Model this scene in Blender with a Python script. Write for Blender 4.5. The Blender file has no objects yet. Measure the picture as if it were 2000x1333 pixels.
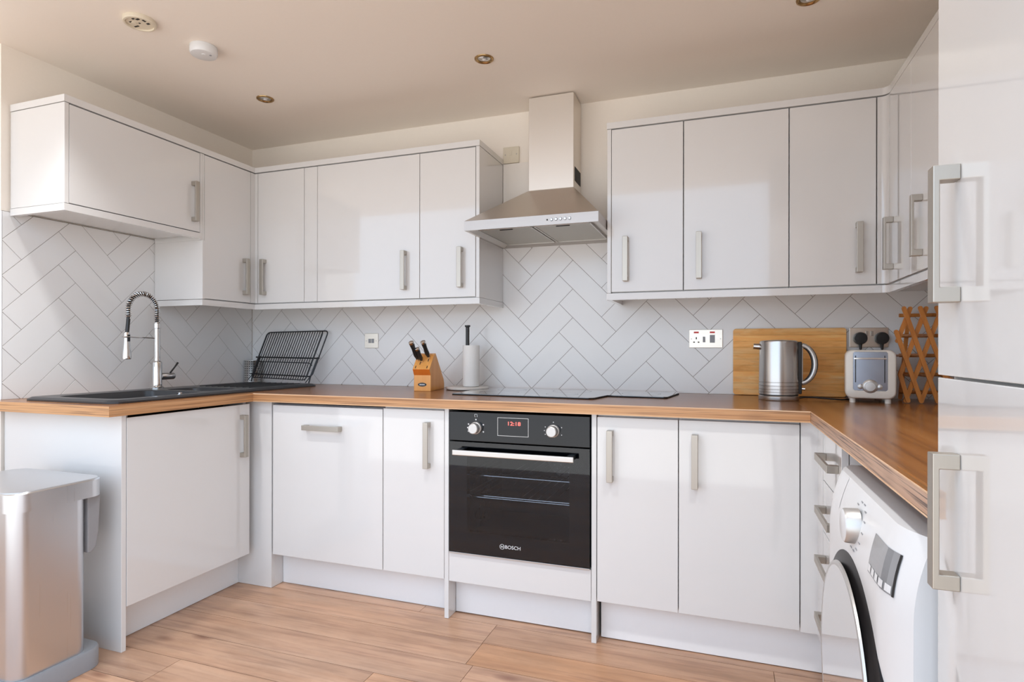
import bpy, bmesh, math, random
from math import sin, cos, pi, radians, sqrt
from mathutils import Vector, Matrix
random.seed(7)
S = bpy.context.scene
COL = S.collection

# ------------------------------------------------------------------ camera
cam_d = bpy.data.cameras.new('camera')
cam = bpy.data.objects.new('camera', cam_d); COL.objects.link(cam)
cam_d.sensor_width = 36.0; cam_d.lens = 36.0*1149.7/2000.0
cam_d.shift_y = (682.95-666.5)/2000.0
cam_d.clip_start = 0.02
cam.matrix_world = (Matrix.Translation((2.7264, -2.8901, 1.1156)) @ Matrix.Rotation(0.34064, 4, 'Z')
                    @ Matrix.Rotation(pi/2, 4, 'X') @ Matrix.Rotation(0.0012, 4, 'Z'))
S.camera = cam

# ------------------------------------------------------------------ world, light, exposure
S.view_settings.view_transform = 'Standard'
S.view_settings.look = 'None'
S.view_settings.gamma = 1.0
S.view_settings.use_curve_mapping = False
S.view_settings.exposure = 0.82
W = bpy.data.worlds.new('daylight'); S.world = W; W.use_nodes = True
_N, _L = W.node_tree.nodes, W.node_tree.links
_bg = _N['Background']; _tc = _N.new('ShaderNodeTexCoord'); _sp = _N.new('ShaderNodeSeparateXYZ'); _mr = _N.new('ShaderNodeMapRange')
_cr = _N.new('ShaderNodeValToRGB'); _e = _cr.color_ramp.elements
# bright overcast sky above, pale glow added below to light the ceiling; left open behind the camera
_e[0].position = 0.42; _e[0].color = (0.96, 0.95, 0.93, 1)
_e[1].position = 0.56; _e[1].color = (0.75, 0.90, 1.10, 1)
_L.new(_tc.outputs['Generated'], _sp.inputs[0]); _L.new(_sp.outputs[2], _mr.inputs[0])
_mr.inputs['From Min'].default_value = -1; _L.new(_mr.outputs[0], _cr.inputs[0]); _L.new(_cr.outputs[0], _bg.inputs[0])
_bg.inputs[1].default_value = 1.25

def area(name, loc, rot, sx, sy, power, col):
    d = bpy.data.lights.new(name, 'AREA'); d.shape = 'RECTANGLE'; d.size = sx; d.size_y = sy
    d.energy = power; d.color = col
    o = bpy.data.objects.new(name, d); COL.objects.link(o)
    o.location = loc; o.rotation_euler = rot
    return o

# added fill spots, unseen above the frame; the downlights in view are off
def spot_lamp(x, y, power, cone, col, blend=0.9):
    d = bpy.data.lights.new('fill_spot', 'SPOT'); d.energy = power; d.spot_size = radians(cone); d.spot_blend = blend
    d.shadow_soft_size = 0.06; d.color = col
    o = bpy.data.objects.new('fill_spot', d); COL.objects.link(o); o.location = (x, y, 2.325)
for _x in (0.617, 1.782, 2.9):
    spot_lamp(_x, -1.62, 29, 104, (0.96, 0.98, 1.0))

# ------------------------------------------------------------------ mesh helpers
def box(bm, x0, x1, y0, y1, z0, z1, rot=None):
    v = [bm.verts.new(p) for p in [(x0,y0,z0),(x1,y0,z0),(x1,y1,z0),(x0,y1,z0),(x0,y0,z1),(x1,y0,z1),(x1,y1,z1),(x0,y1,z1)]]
    for f in [(3,2,1,0),(4,5,6,7),(0,1,5,4),(1,2,6,5),(2,3,7,6),(3,0,4,7)]:
        bm.faces.new([v[i] for i in f])
    if rot is not None:
        bmesh.ops.transform(bm, matrix=rot, verts=v)
    return v

def prism(bm, pts, axis, a0, a1):
    """2-D polygon extruded along an axis; pts are the two other coordinates in xyz order"""
    def mk(p, a):
        if axis == 'z': return (p[0], p[1], a)
        if axis == 'x': return (a, p[0], p[1])
        return (p[0], a, p[1])
    A = [bm.verts.new(mk(p, a0)) for p in pts]; B = [bm.verts.new(mk(p, a1)) for p in pts]
    n = len(pts)
    bm.faces.new(A[::-1]); bm.faces.new(B)
    for i in range(n):
        bm.faces.new((A[i], A[(i+1) % n], B[(i+1) % n], B[i]))
    bmesh.ops.recalc_face_normals(bm, faces=bm.faces)
    return A+B

def rrect(x0, x1, y0, y1, r, n=6):
    out = []
    for cx, cy, a in [(x1-r,y1-r,0),(x0+r,y1-r,90),(x0+r,y0+r,180),(x1-r,y0+r,270)]:
        for i in range(n+1):
            t = radians(a+90*i/n); out.append((cx+r*cos(t), cy+r*sin(t)))
    return out

def loft(bm, loops, cap0=True, cap1=True):
    R = [[bm.verts.new(p) for p in L] for L in loops]
    n = len(R[0])
    for a, b in zip(R, R[1:]):
        for i in range(n):
            bm.faces.new((a[i], a[(i+1) % n], b[(i+1) % n], b[i]))
    if cap0: bm.faces.new(R[0][::-1])
    if cap1: bm.faces.new(R[-1])
    bmesh.ops.recalc_face_normals(bm, faces=bm.faces)
    return R

def lathe(bm, prof, c, axis='z', n=32, cap=True):
    """prof: list of (radius, height along axis)"""
    def mk(r, h, t):
        a, b = r*cos(t), r*sin(t)
        if axis == 'z': return (c[0]+a, c[1]+b, c[2]+h)
        if axis == 'x': return (c[0]+h, c[1]+a, c[2]+b)
        return (c[0]+a, c[1]+h, c[2]+b)
    rings = []
    for r, h in prof:
        if r < 1e-6: rings.append([bm.verts.new(mk(0, h, 0))])
        else: rings.append([bm.verts.new(mk(r, h, 2*pi*i/n)) for i in range(n)])
    for a, b in zip(rings, rings[1:]):
        for i in range(n):
            j = (i+1) % n
            if len(a) == 1 and len(b) == 1: continue
            if len(a) == 1: bm.faces.new((a[0], b[j], b[i]))
            elif len(b) == 1: bm.faces.new((a[i], a[j], b[0]))
            else: bm.faces.new((a[i], a[j], b[j], b[i]))
    if cap:
        for rg in (rings[0], rings[-1]):
            if len(rg) > 1: bm.faces.new(rg)
    bmesh.ops.recalc_face_normals(bm, faces=bm.faces)

def tube(bm, pts, r, seg=8, closed=False):
    P = [Vector(p) for p in pts]; n = len(P)
    rs = r if isinstance(r, (list, tuple)) else [r]*n
    T = []
    for i in range(n):
        if closed: t = P[(i+1) % n]-P[i-1]
        else: t = P[min(i+1, n-1)]-P[max(i-1, 0)]
        T.append(t.normalized())
    up = Vector((0, 0, 1)) if abs(T[0].z) < 0.9 else Vector((1, 0, 0))
    N = (up-T[0]*up.dot(T[0])).normalized()
    rings = []
    for i in range(n):
        N = (N-T[i]*N.dot(T[i])).normalized(); B = T[i].cross(N)
        rings.append([bm.verts.new(P[i]+(N*cos(2*pi*k/seg)+B*sin(2*pi*k/seg))*rs[i]) for k in range(seg)])
    m = n if closed else n-1
    for i in range(m):
        a, b = rings[i], rings[(i+1) % n]
        for k in range(seg):
            bm.faces.new((a[k], a[(k+1) % seg], b[(k+1) % seg], b[k]))
    if not closed:
        bm.faces.new(rings[0][::-1]); bm.faces.new(rings[-1])
    bmesh.ops.recalc_face_normals(bm, faces=bm.faces)

def arcpts(c, r, a0, a1, n, u, v):
    c, u, v = Vector(c), Vector(u), Vector(v)
    return [c+u*r*cos(radians(a0+(a1-a0)*i/n))+v*r*sin(radians(a0+(a1-a0)*i/n)) for i in range(n+1)]

def rootloc(o):
    L = Vector((0, 0, 0))
    while o is not None:
        L += o.location; o = o.parent
    return L

def obj(name, bm, mat, parent=None, bevel=0.0, smooth=False, seg=2):
    me = bpy.data.meshes.new(name)
    if parent is not None:
        bmesh.ops.translate(bm, vec=-rootloc(parent), verts=bm.verts)
    bm.to_mesh(me); bm.free()
    mats = mat if isinstance(mat, (list, tuple)) else [mat]
    for m in mats: me.materials.append(m)
    o = bpy.data.objects.new(name, me); COL.objects.link(o)
    if parent is not None: o.parent = parent
    if smooth:
        for p in me.polygons: p.use_smooth = True
        md = o.modifiers.new('edge_split', 'EDGE_SPLIT'); md.split_angle = radians(38)
    if bevel:
        md = o.modifiers.new('bevel', 'BEVEL'); md.width = bevel; md.segments = seg
        md.limit_method = 'ANGLE'; md.angle_limit = radians(40)
        if smooth: o.modifiers.move(1, 0)
    return o

def thing(name, label, cat, loc=(0, 0, 0), group=None):
    o = bpy.data.objects.new(name, None); COL.objects.link(o)
    o.empty_display_size = 0.05
    o.location = loc; o['label'] = label; o['category'] = cat
    if group: o['group'] = group
    return o

def tag(o, label, cat, group=None):
    o['label'] = label; o['category'] = cat
    if group: o['group'] = group
    return o

def struct(name, bm, mat, parent=None, **k):
    o = obj(name, bm, mat, parent, **k); o['kind'] = 'structure'
    return o

def B(*boxes):
    bm = bmesh.new()
    for b in boxes: box(bm, *b)
    return bm

def text_mesh(body, size, depth, M):
    cu = bpy.data.curves.new('lettering', 'FONT'); cu.body = body; cu.size = size; cu.extrude = depth
    cu.align_x = 'CENTER'; cu.align_y = 'CENTER'
    to = bpy.data.objects.new('lettering', cu)
    COL.objects.link(to)
    dg = bpy.context.evaluated_depsgraph_get(); dg.update()
    me = bpy.data.meshes.new_from_object(to.evaluated_get(dg))
    bm = bmesh.new(); bm.from_mesh(me)
    bmesh.ops.transform(bm, matrix=M, verts=bm.verts)
    bpy.data.objects.remove(to); bpy.data.meshes.remove(me); bpy.data.curves.remove(cu)
    return bm

# ------------------------------------------------------------------ materials
def newmat(name):
    m = bpy.data.materials.new(name); m.use_nodes = True
    return m, m.node_tree.nodes, m.node_tree.links, m.node_tree.nodes['Principled BSDF']

def plain(name, col, rough=0.5, metal=0.0, coat=0.0, spec=0.5, bump=0.0, bscale=60, trans=0.0, emit=None, es=1.0, var=0.03, stretch=(1,1,1), ior=None):
    m, N, L, P = newmat(name)
    P.inputs['Base Color'].default_value = (*col, 1); P.inputs['Roughness'].default_value = rough
    P.inputs['Metallic'].default_value = metal; P.inputs['Coat Weight'].default_value = coat
    P.inputs['Coat Roughness'].default_value = 0.04
    P.inputs['Specular IOR Level'].default_value = spec
    P.inputs['Transmission Weight'].default_value = trans
    if ior: P.inputs['IOR'].default_value = ior
    if emit:
        P.inputs['Emission Color'].default_value = (*emit, 1); P.inputs['Emission Strength'].default_value = es
    g = N.new('ShaderNodeNewGeometry'); mp = N.new('ShaderNodeMapping'); mp.inputs['Scale'].default_value = stretch
    L.new(g.outputs['Position'], mp.inputs['Vector'])
    no = N.new('ShaderNodeTexNoise'); no.inputs['Scale'].default_value = bscale; no.inputs['Detail'].default_value = 3
    L.new(mp.outputs[0], no.inputs['Vector'])
    if var:
        mx = N.new('ShaderNodeMixRGB'); mx.inputs[1].default_value = (*[c*(1-var) for c in col], 1)
        mx.inputs[2].default_value = (*[min(1, c*(1+var)) for c in col], 1)
        L.new(no.outputs['Fac'], mx.inputs[0]); L.new(mx.outputs[0], P.inputs['Base Color'])
    if bump:
        b = N.new('ShaderNodeBump'); b.inputs['Strength'].default_value = bump; b.inputs['Distance'].default_value = 0.002
        L.new(no.outputs['Fac'], b.inputs['Height']); L.new(b.outputs[0], P.inputs['Normal'])
    return m

def ramp(N, stops):
    r = N.new('ShaderNodeValToRGB'); e = r.color_ramp.elements
    while len(e) < len(stops): e.new(0.5)
    for el, (p, c) in zip(e, stops): el.position = p; el.color = (*c, 1)
    return r

def wood(name, stops, axis='x', fine=1.0, rough=0.35, dark=None, darkamt=0.5, plank=None, coat=0.0, attr=None, distort=0.6, knots=0.0, bump=0.15, spec=0.5, along=1.0):
    """procedural wood: grain stretched along an axis, optional plank strips (width) across it"""
    m, N, L, P = newmat(name)
    g = N.new('ShaderNodeNewGeometry')
    vec = g.outputs['Position']
    sc = {'x': (0.9, 14, 14), 'y': (14, 0.9, 14), 'z': (14, 14, 0.9)}[axis]
    if attr:
        at = N.new('ShaderNodeAttribute'); at.attribute_name = attr
        mul = N.new('ShaderNodeVectorMath'); mul.operation = 'SCALE'; mul.inputs[3].default_value = 9.0
        L.new(at.outputs['Color'], mul.inputs[0])
        ad = N.new('ShaderNodeVectorMath'); ad.operation = 'ADD'
        L.new(vec, ad.inputs[0]); L.new(mul.outputs[0], ad.inputs[1]); vec = ad.outputs[0]
    mp = N.new('ShaderNodeMapping'); mp.inputs['Scale'].default_value = [s*fine*(along if s < 1 else 1) for s in sc]
    L.new(vec, mp.inputs['Vector'])
    n1 = N.new('ShaderNodeTexNoise'); n1.inputs['Scale'].default_value = 1.6; n1.inputs['Detail'].default_value = 7
    n1.inputs['Roughness'].default_value = 0.62; n1.inputs['Distortion'].default_value = distort
    L.new(mp.outputs[0], n1.inputs['Vector'])
    r = ramp(N, stops); L.new(n1.outputs['Fac'], r.inputs[0]); colr = r.outputs[0]
    n2 = N.new('ShaderNodeTexNoise'); n2.inputs['Scale'].default_value = 7.0; n2.inputs['Detail'].default_value = 4
    n2.inputs['Distortion'].default_value = 0.3
    L.new(mp.outputs[0], n2.inputs['Vector'])
    if dark:
        dr = ramp(N, [(0.50, (0, 0, 0)), (0.66, (1, 1, 1))]); L.new(n2.outputs['Fac'], dr.inputs[0])
        ml = N.new('ShaderNodeMath'); ml.operation = 'MULTIPLY'; ml.inputs[1].default_value = darkamt
        L.new(dr.outputs[0], ml.inputs[0])
        mx = N.new('ShaderNodeMixRGB'); mx.inputs[2].default_value = (*dark, 1)
        L.new(ml.outputs[0], mx.inputs[0]); L.new(colr, mx.inputs[1]); colr = mx.outputs[0]
    if knots:
        kv = N.new('ShaderNodeMapping'); kv.inputs['Scale'].default_value = {'x': (1.9, 5, 5), 'y': (5, 1.9, 5), 'z': (5, 5, 1.9)}[axis]
        L.new(vec, kv.inputs['Vector'])
        vo = N.new('ShaderNodeTexVoronoi'); vo.inputs['Scale'].default_value = 1.3; L.new(kv.outputs[0], vo.inputs['Vector'])
        kr = ramp(N, [(0.04, (1, 1, 1)), (0.16, (0, 0, 0))]); L.new(vo.outputs['Distance'], kr.inputs[0])
        km = N.new('ShaderNodeMath'); km.operation = 'MULTIPLY'; km.inputs[1].default_value = knots
        L.new(kr.outputs[0], km.inputs[0])
        mx = N.new('ShaderNodeMixRGB'); mx.inputs[2].default_value = (*(dark or (0.1, 0.05, 0.03)), 1)
        L.new(km.outputs[0], mx.inputs[0]); L.new(colr, mx.inputs[1]); colr = mx.outputs[0]
    if plank:
        w, ax2, amt, off = plank
        sp = N.new('ShaderNodeSeparateXYZ'); L.new(g.outputs['Position'], sp.inputs[0])
        di = N.new('ShaderNodeMath'); di.operation = 'MULTIPLY_ADD'; di.inputs[1].default_value = 1/w; di.inputs[2].default_value = off
        L.new(sp.outputs['XYZ'.index(ax2.upper())], di.inputs[0])
        fl = N.new('ShaderNodeMath'); fl.operation = 'FLOOR'; L.new(di.outputs[0], fl.inputs[0])
        wn = N.new('ShaderNodeTexWhiteNoise'); wn.noise_dimensions = '1D'; L.new(fl.outputs[0], wn.inputs['W'])
        hv = N.new('ShaderNodeHueSaturation'); hv.inputs['Saturation'].default_value = 1.0
        mr = N.new('ShaderNodeMapRange'); mr.inputs['To Min'].default_value = 1-amt; mr.inputs['To Max'].default_value = 1+amt
        L.new(wn.outputs['Value'], mr.inputs[0]); L.new(mr.outputs[0], hv.inputs['Value']); L.new(colr, hv.inputs['Color']); colr = hv.outputs[0]
        fr = N.new('ShaderNodeMath'); fr.operation = 'FRACT'; L.new(di.outputs[0], fr.inputs[0])
        lt = N.new('ShaderNodeMath'); lt.operation = 'LESS_THAN'; lt.inputs[1].default_value = 0.0022/w; L.new(fr.outputs[0], lt.inputs[0])
        mm = N.new('ShaderNodeMath'); mm.operation = 'MULTIPLY'; mm.inputs[1].default_value = 0.55 if amt < 0.12 else 0.22; L.new(lt.outputs[0], mm.inputs[0])
        mx = N.new('ShaderNodeMixRGB'); mx.inputs[2].default_value = (0.10, 0.05, 0.03, 1)
        L.new(mm.outputs[0], mx.inputs[0]); L.new(colr, mx.inputs[1]); colr = mx.outputs[0]
    if attr:
        hv = N.new('ShaderNodeHueSaturation')
        sp = N.new('ShaderNodeSeparateColor'); L.new(at.outputs['Color'], sp.inputs[0])
        mr = N.new('ShaderNodeMapRange'); mr.inputs['To Min'].default_value = 0.88; mr.inputs['To Max'].default_value = 1.1
        L.new(sp.outputs[1], mr.inputs[0])
        # foot wear: soft blotches across the boards
        bn = N.new('ShaderNodeTexNoise'); bn.inputs['Scale'].default_value = 5.5; bn.inputs['Detail'].default_value = 6; bn.inputs['Roughness'].default_value = 0.65
        bmp = N.new('ShaderNodeMapping'); bmp.inputs['Scale'].default_value = (0.5, 1.5, 1); L.new(g.outputs['Position'], bmp.inputs['Vector']); L.new(bmp.outputs[0], bn.inputs['Vector'])
        bmr = N.new('ShaderNodeMapRange'); bmr.inputs['From Min'].default_value = 0.3; bmr.inputs['From Max'].default_value = 0.7
        bmr.inputs['To Min'].default_value = 0.76; bmr.inputs['To Max'].default_value = 1.13; L.new(bn.outputs['Fac'], bmr.inputs[0])
        bmu = N.new('ShaderNodeMath'); bmu.operation = 'MULTIPLY'; L.new(mr.outputs[0], bmu.inputs[0]); L.new(bmr.outputs[0], bmu.inputs[1])
        L.new(bmu.outputs[0], hv.inputs['Value'])
        mr2 = N.new('ShaderNodeMapRange'); mr2.inputs['To Min'].default_value = 0.90; mr2.inputs['To Max'].default_value = 1.04
        L.new(sp.outputs[2], mr2.inputs[0]); L.new(mr2.outputs[0], hv.inputs['Saturation'])
        L.new(colr, hv.inputs['Color']); colr = hv.outputs[0]
    L.new(colr, P.inputs['Base Color'])
    P.inputs['Roughness'].default_value = rough; P.inputs['Coat Weight'].default_value = coat
    P.inputs['Coat Roughness'].default_value = 0.12; P.inputs['Specular IOR Level'].default_value = spec
    b = N.new('ShaderNodeBump'); b.inputs['Strength'].default_value = bump; b.inputs['Distance'].default_value = 0.001
    L.new(n2.outputs['Fac'], b.inputs['Height']); L.new(b.outputs[0], P.inputs['Normal'])
    return m

def brushed(name, col, rough, axis='z', amt=0.12, bump=0.06):
    m, N, L, P = newmat(name)
    g = N.new('ShaderNodeNewGeometry'); mp = N.new('ShaderNodeMapping')
    mp.inputs['Scale'].default_value = {'x': (2, 400, 400), 'y': (400, 2, 400), 'z': (400, 400, 2)}[axis]
    L.new(g.outputs['Position'], mp.inputs['Vector'])
    n = N.new('ShaderNodeTexNoise'); n.inputs['Scale'].default_value = 1.0; n.inputs['Detail'].default_value = 2
    L.new(mp.outputs[0], n.inputs['Vector'])
    mr = N.new('ShaderNodeMapRange'); mr.inputs['To Min'].default_value = rough-amt/2; mr.inputs['To Max'].default_value = rough+amt/2
    L.new(n.outputs['Fac'], mr.inputs[0]); L.new(mr.outputs[0], P.inputs['Roughness'])
    P.inputs['Base Color'].default_value = (*col, 1); P.inputs['Metallic'].default_value = 1.0
    b = N.new('ShaderNodeBump'); b.inputs['Strength'].default_value = bump; b.inputs['Distance'].default_value = 0.0005
    L.new(n.outputs['Fac'], b.inputs['Height']); L.new(b.outputs[0], P.inputs['Normal'])
    return m

M = {}
M['gloss'] = plain('white_gloss_front', (0.73, 0.715, 0.697), 0.10, coat=0.95, var=0.01, bscale=8)
M['carcass'] = plain('white_board', (0.74, 0.73, 0.715), 0.28, var=0.01)
M['plinth'] = plain('white_plinth', (0.88, 0.87, 0.86), 0.22, var=0.01)
M['paint'] = plain('cream_wall_paint', (0.92, 0.84, 0.745), 0.75, bump=0.05, bscale=120, var=0.015)
M['ceil'] = plain('ceiling_paint', (0.93, 0.85, 0.76), 0.6, bump=0.03, bscale=90, var=0.012)
M['boxing'] = plain('painted_boxing', (0.88, 0.82, 0.75), 0.5, var=0.01)
M['tile'] = plain('white_glazed_tile', (0.86, 0.85, 0.835), 0.16, bump=0.25, bscale=9, var=0.01)
M['grout'] = plain('brown_grey_grout', (0.30, 0.26, 0.23), 0.9, var=0.1, bscale=200)
M['nickel'] = brushed('brushed_nickel', (0.50, 0.46, 0.405), 0.42, 'z')
M['nickelh'] = brushed('brushed_nickel_horizontal', (0.50, 0.46, 0.405), 0.42, 'x')
M['steel'] = brushed('brushed_steel', (0.62, 0.60, 0.575), 0.30, 'x')
M['steelz'] = brushed('brushed_steel_upright', (0.54, 0.52, 0.50), 0.24, 'z')
M['hoodlip'] = brushed('hood_rim_steel', (0.52, 0.49, 0.47), 0.45, 'x')
M['hoodsteel'] = brushed('hood_steel', (0.60, 0.56, 0.52), 0.34, 'x')
M['chimney'] = brushed('chimney_steel', (0.78, 0.73, 0.67), 0.42, 'z')
M['binsteel'] = brushed('bin_steel', (0.66, 0.665, 0.68), 0.30, 'z')
M['binlid'] = plain('bin_lid_grey', (0.52, 0.53, 0.55), 0.30, metal=0.6, var=0.02)
M['binbase'] = plain('bin_base_grey', (0.30, 0.31, 0.33), 0.35, var=0.03)
M['chrome'] = plain('chrome', (0.78, 0.77, 0.76), 0.08, metal=1, var=0.0)
M['black'] = plain('black_plastic', (0.018, 0.018, 0.018), 0.35, var=0.1)
M['blacktrim'] = plain('matt_black_trim', (0.008, 0.008, 0.008), 0.6, spec=0.2, var=0)
M['blackwire'] = plain('black_coated_wire', (0.014, 0.014, 0.016), 0.3, var=0.1)
M['sink'] = plain('black_composite', (0.030, 0.031, 0.034), 0.30, var=0.15, bscale=900, bump=0.05)
M['glassblack'] = plain('black_glass', (0.006, 0.008, 0.012), 0.04, var=0.0, spec=0.4)
M['hobglass'] = plain('black_hob_glass', (0.01, 0.01, 0.011), 0.03, var=0.0, coat=1.0, spec=1.0, ior=1.9)
M['panelmetal'] = plain('dull_chrome_panel', (0.30, 0.33, 0.39), 0.22, metal=1, var=0.15, bscale=14)
M['whiteplastic'] = plain('white_plastic', (0.76, 0.76, 0.76), 0.25, var=0.01)
M['cream'] = plain('cream_enamel', (0.84, 0.79, 0.71), 0.22, coat=0.3, var=0.02)
M['beige'] = plain('beige_plastic', (0.74, 0.66, 0.52), 0.5, var=0.04)
M['brass'] = plain('aged_brass', (0.42, 0.27, 0.12), 0.25, metal=1, var=0.15)
M['dark'] = plain('dark_recess', (0.02, 0.018, 0.016), 0.7)
M['paper'] = plain('kitchen_paper', (0.84, 0.82, 0.79), 0.9, bump=0.5, bscale=180, var=0.02)
M['marble'] = plain('pale_stone', (0.74, 0.69, 0.63), 0.25, bscale=40, var=0.1)
M['socket'] = brushed('socket_steel', (0.72, 0.66, 0.58), 0.34, 'x')
M['red'] = plain('red_marking', (0.75, 0.04, 0.03), 0.4)
M['grey'] = plain('grey_plastic', (0.30, 0.30, 0.31), 0.4)
M['screen'] = plain('grey_display', (0.27, 0.27, 0.275), 0.18, coat=0.4, var=0.03)
M['silver'] = plain('silver_plastic', (0.60, 0.585, 0.565), 0.36, metal=0.7, var=0.02)
M['mirrorwhite'] = plain('mirrored_door_glass', (0.66, 0.66, 0.65), 0.03, metal=0.55, coat=1.0, var=0.0)
M['led'] = plain('red_led_digits', (0.4, 0.02, 0.02), 0.4, emit=(1.0, 0.10, 0.08), es=2.2, var=0)
M['mark'] = plain('white_marking', (0.75, 0.75, 0.75), 0.4, var=0)
M['oveninside'] = plain('dark_enamel', (0.05, 0.055, 0.065), 0.25, var=0.2, bscale=30)
M['bamboo'] = wood('bamboo_board', [(0.28, (0.86, 0.37, 0.08)), (0.5, (1.0, 0.50, 0.15)), (0.72, (1.0, 0.66, 0.30))], 'x', 1.1, 0.45, along=2.5, dark=(0.55, 0.17, 0.04), darkamt=0.2, plank=(0.027, 'z', 0.13, 0.3), spec=0.3, bump=0.05)
M['block'] = wood('beech_block', [(0.3, (0.80, 0.33, 0.07)), (0.7, (0.95, 0.47, 0.14))], 'z', 1.2, 0.32, bump=0.05)
M['blockdark'] = wood('beech_notch', [(0.3, (0.70, 0.16, 0.02)), (0.7, (0.82, 0.22, 0.03))], 'z', 1.2, 0.35, bump=0.05)
M['lattice'] = wood('stained_lattice', [(0.3, (0.45, 0.15, 0.025)), (0.7, (0.68, 0.27, 0.06))], 'z', 1.5, 0.4, bump=0.05)
wt = [(0.22, (0.17, 0.055, 0.012)), (0.42, (0.29, 0.105, 0.024)), (0.60, (0.38, 0.155, 0.040)), (0.82, (0.48, 0.225, 0.07))]
M['wt_x'] = wood('rustic_worktop_back', wt, 'x', 0.9, 0.22, dark=(0.09, 0.04, 0.02), darkamt=0.5, plank=(0.11, 'y', 0.10, 0.2), knots=0.4, bump=0.1, along=0.3)
M['wt_y'] = wood('rustic_worktop_side', wt, 'y', 0.9, 0.22, dark=(0.09, 0.04, 0.02), darkamt=0.5, plank=(0.11, 'x', 0.10, 0.4), knots=0.4, bump=0.1, along=0.3)
wl = [(0.25, (0.38, 0.17, 0.065)), (0.42, (0.52, 0.26, 0.11)), (0.60, (0.62, 0.34, 0.16)), (0.80, (0.72, 0.47, 0.27))]
wr = [(0.25, (0.36, 0.19, 0.11)), (0.42, (0.50, 0.30, 0.19)), (0.60, (0.60, 0.39, 0.27)), (0.80, (0.70, 0.50, 0.37))]
M['we_x'] = wood('rustic_edge_back', wl, 'x', 2.4, 0.42, dark=(0.11, 0.05, 0.03), darkamt=0.6, knots=0.3, along=0.22)
M['we_y'] = wood('rustic_edge_side', wl, 'y', 2.4, 0.42, dark=(0.11, 0.05, 0.03), darkamt=0.5, knots=0.3, along=0.22)
M['we_r'] = wood('weathered_edge_right', wr, 'y', 2.8, 0.45, dark=(0.07, 0.045, 0.04), darkamt=0.9, knots=0.3, along=0.22)
M['floor'] = wood('worn_pine_boards', [(0.25, (0.46, 0.235, 0.125)), (0.45, (0.55, 0.30, 0.17)), (0.6, (0.61, 0.35, 0.21)), (0.8, (0.67, 0.41, 0.26))], 'x', 0.55, 0.33, dark=(0.25, 0.10, 0.055), darkamt=0.38, attr='rnd', knots=0.9, distort=0.8, bump=0.12, along=0.8)

# perforated steel for the cutlery pot
def perforated():
    m, N, L, P = newmat('perforated_steel')
    tc = N.new('ShaderNodeTexCoord'); sp = N.new('ShaderNodeSeparateXYZ'); L.new(tc.outputs['Object'], sp.inputs[0])
    at = N.new('ShaderNodeMath'); at.operation = 'ARCTAN2'; L.new(sp.outputs[1], at.inputs[0]); L.new(sp.outputs[0], at.inputs[1])
    def wav(src, k):
        a = N.new('ShaderNodeMath'); a.operation = 'MULTIPLY'; a.inputs[1].default_value = k; L.new(src, a.inputs[0])
        b = N.new('ShaderNodeMath'); b.operation = 'SINE'; L.new(a.outputs[0], b.inputs[0])
        c = N.new('ShaderNodeMath'); c.operation = 'ABSOLUTE'; L.new(b.outputs[0], c.inputs[0]); return c.outputs[0]
    mu = N.new('ShaderNodeMath'); mu.operation = 'MULTIPLY'; L.new(wav(at.outputs[0], 12), mu.inputs[0]); L.new(wav(sp.outputs[2], 230), mu.inputs[1])
    gt = N.new('ShaderNodeMath'); gt.operation = 'GREATER_THAN'; gt.inputs[1].default_value = 0.72; L.new(mu.outputs[0], gt.inputs[0])
    mx = N.new('ShaderNodeMixRGB'); mx.inputs[1].default_value = (0.62, 0.62, 0.6, 1); mx.inputs[2].default_value = (0.05, 0.05, 0.05, 1)
    L.new(gt.outputs[0], mx.inputs[0]); L.new(mx.outputs[0], P.inputs['Base Color'])
    P.inputs['Metallic'].default_value = 0.9; P.inputs['Roughness'].default_value = 0.3
    return m
M['perf'] = perforated()

def tinted(name, col, refl):
    m, N, L, P = newmat(name)
    out = N['Material Output']; N.remove(P)
    tr = N.new('ShaderNodeBsdfTransparent'); tr.inputs[0].default_value = (*col, 1)
    gl = N.new('ShaderNodeBsdfGlossy'); gl.inputs['Roughness'].default_value = 0.02
    fr = N.new('ShaderNodeFresnel'); fr.inputs[0].default_value = refl
    mx = N.new('ShaderNodeMixShader'); L.new(fr.outputs[0], mx.inputs[0]); L.new(tr.outputs[0], mx.inputs[1]); L.new(gl.outputs[0], mx.inputs[2])
    L.new(mx.outputs[0], out.inputs[0])
    return m
M['washring'] = plain('dark_door_surround', (0.012, 0.010, 0.010), 0.35, spec=0.15, var=0)
M['ovenglass'] = tinted('tinted_oven_glass', (0.68, 0.69, 0.71), 1.42)

# ------------------------------------------------------------------ setting
RX = 3.64; ZC = 2.346; YR = -3.6; XL0 = -1.3
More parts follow.
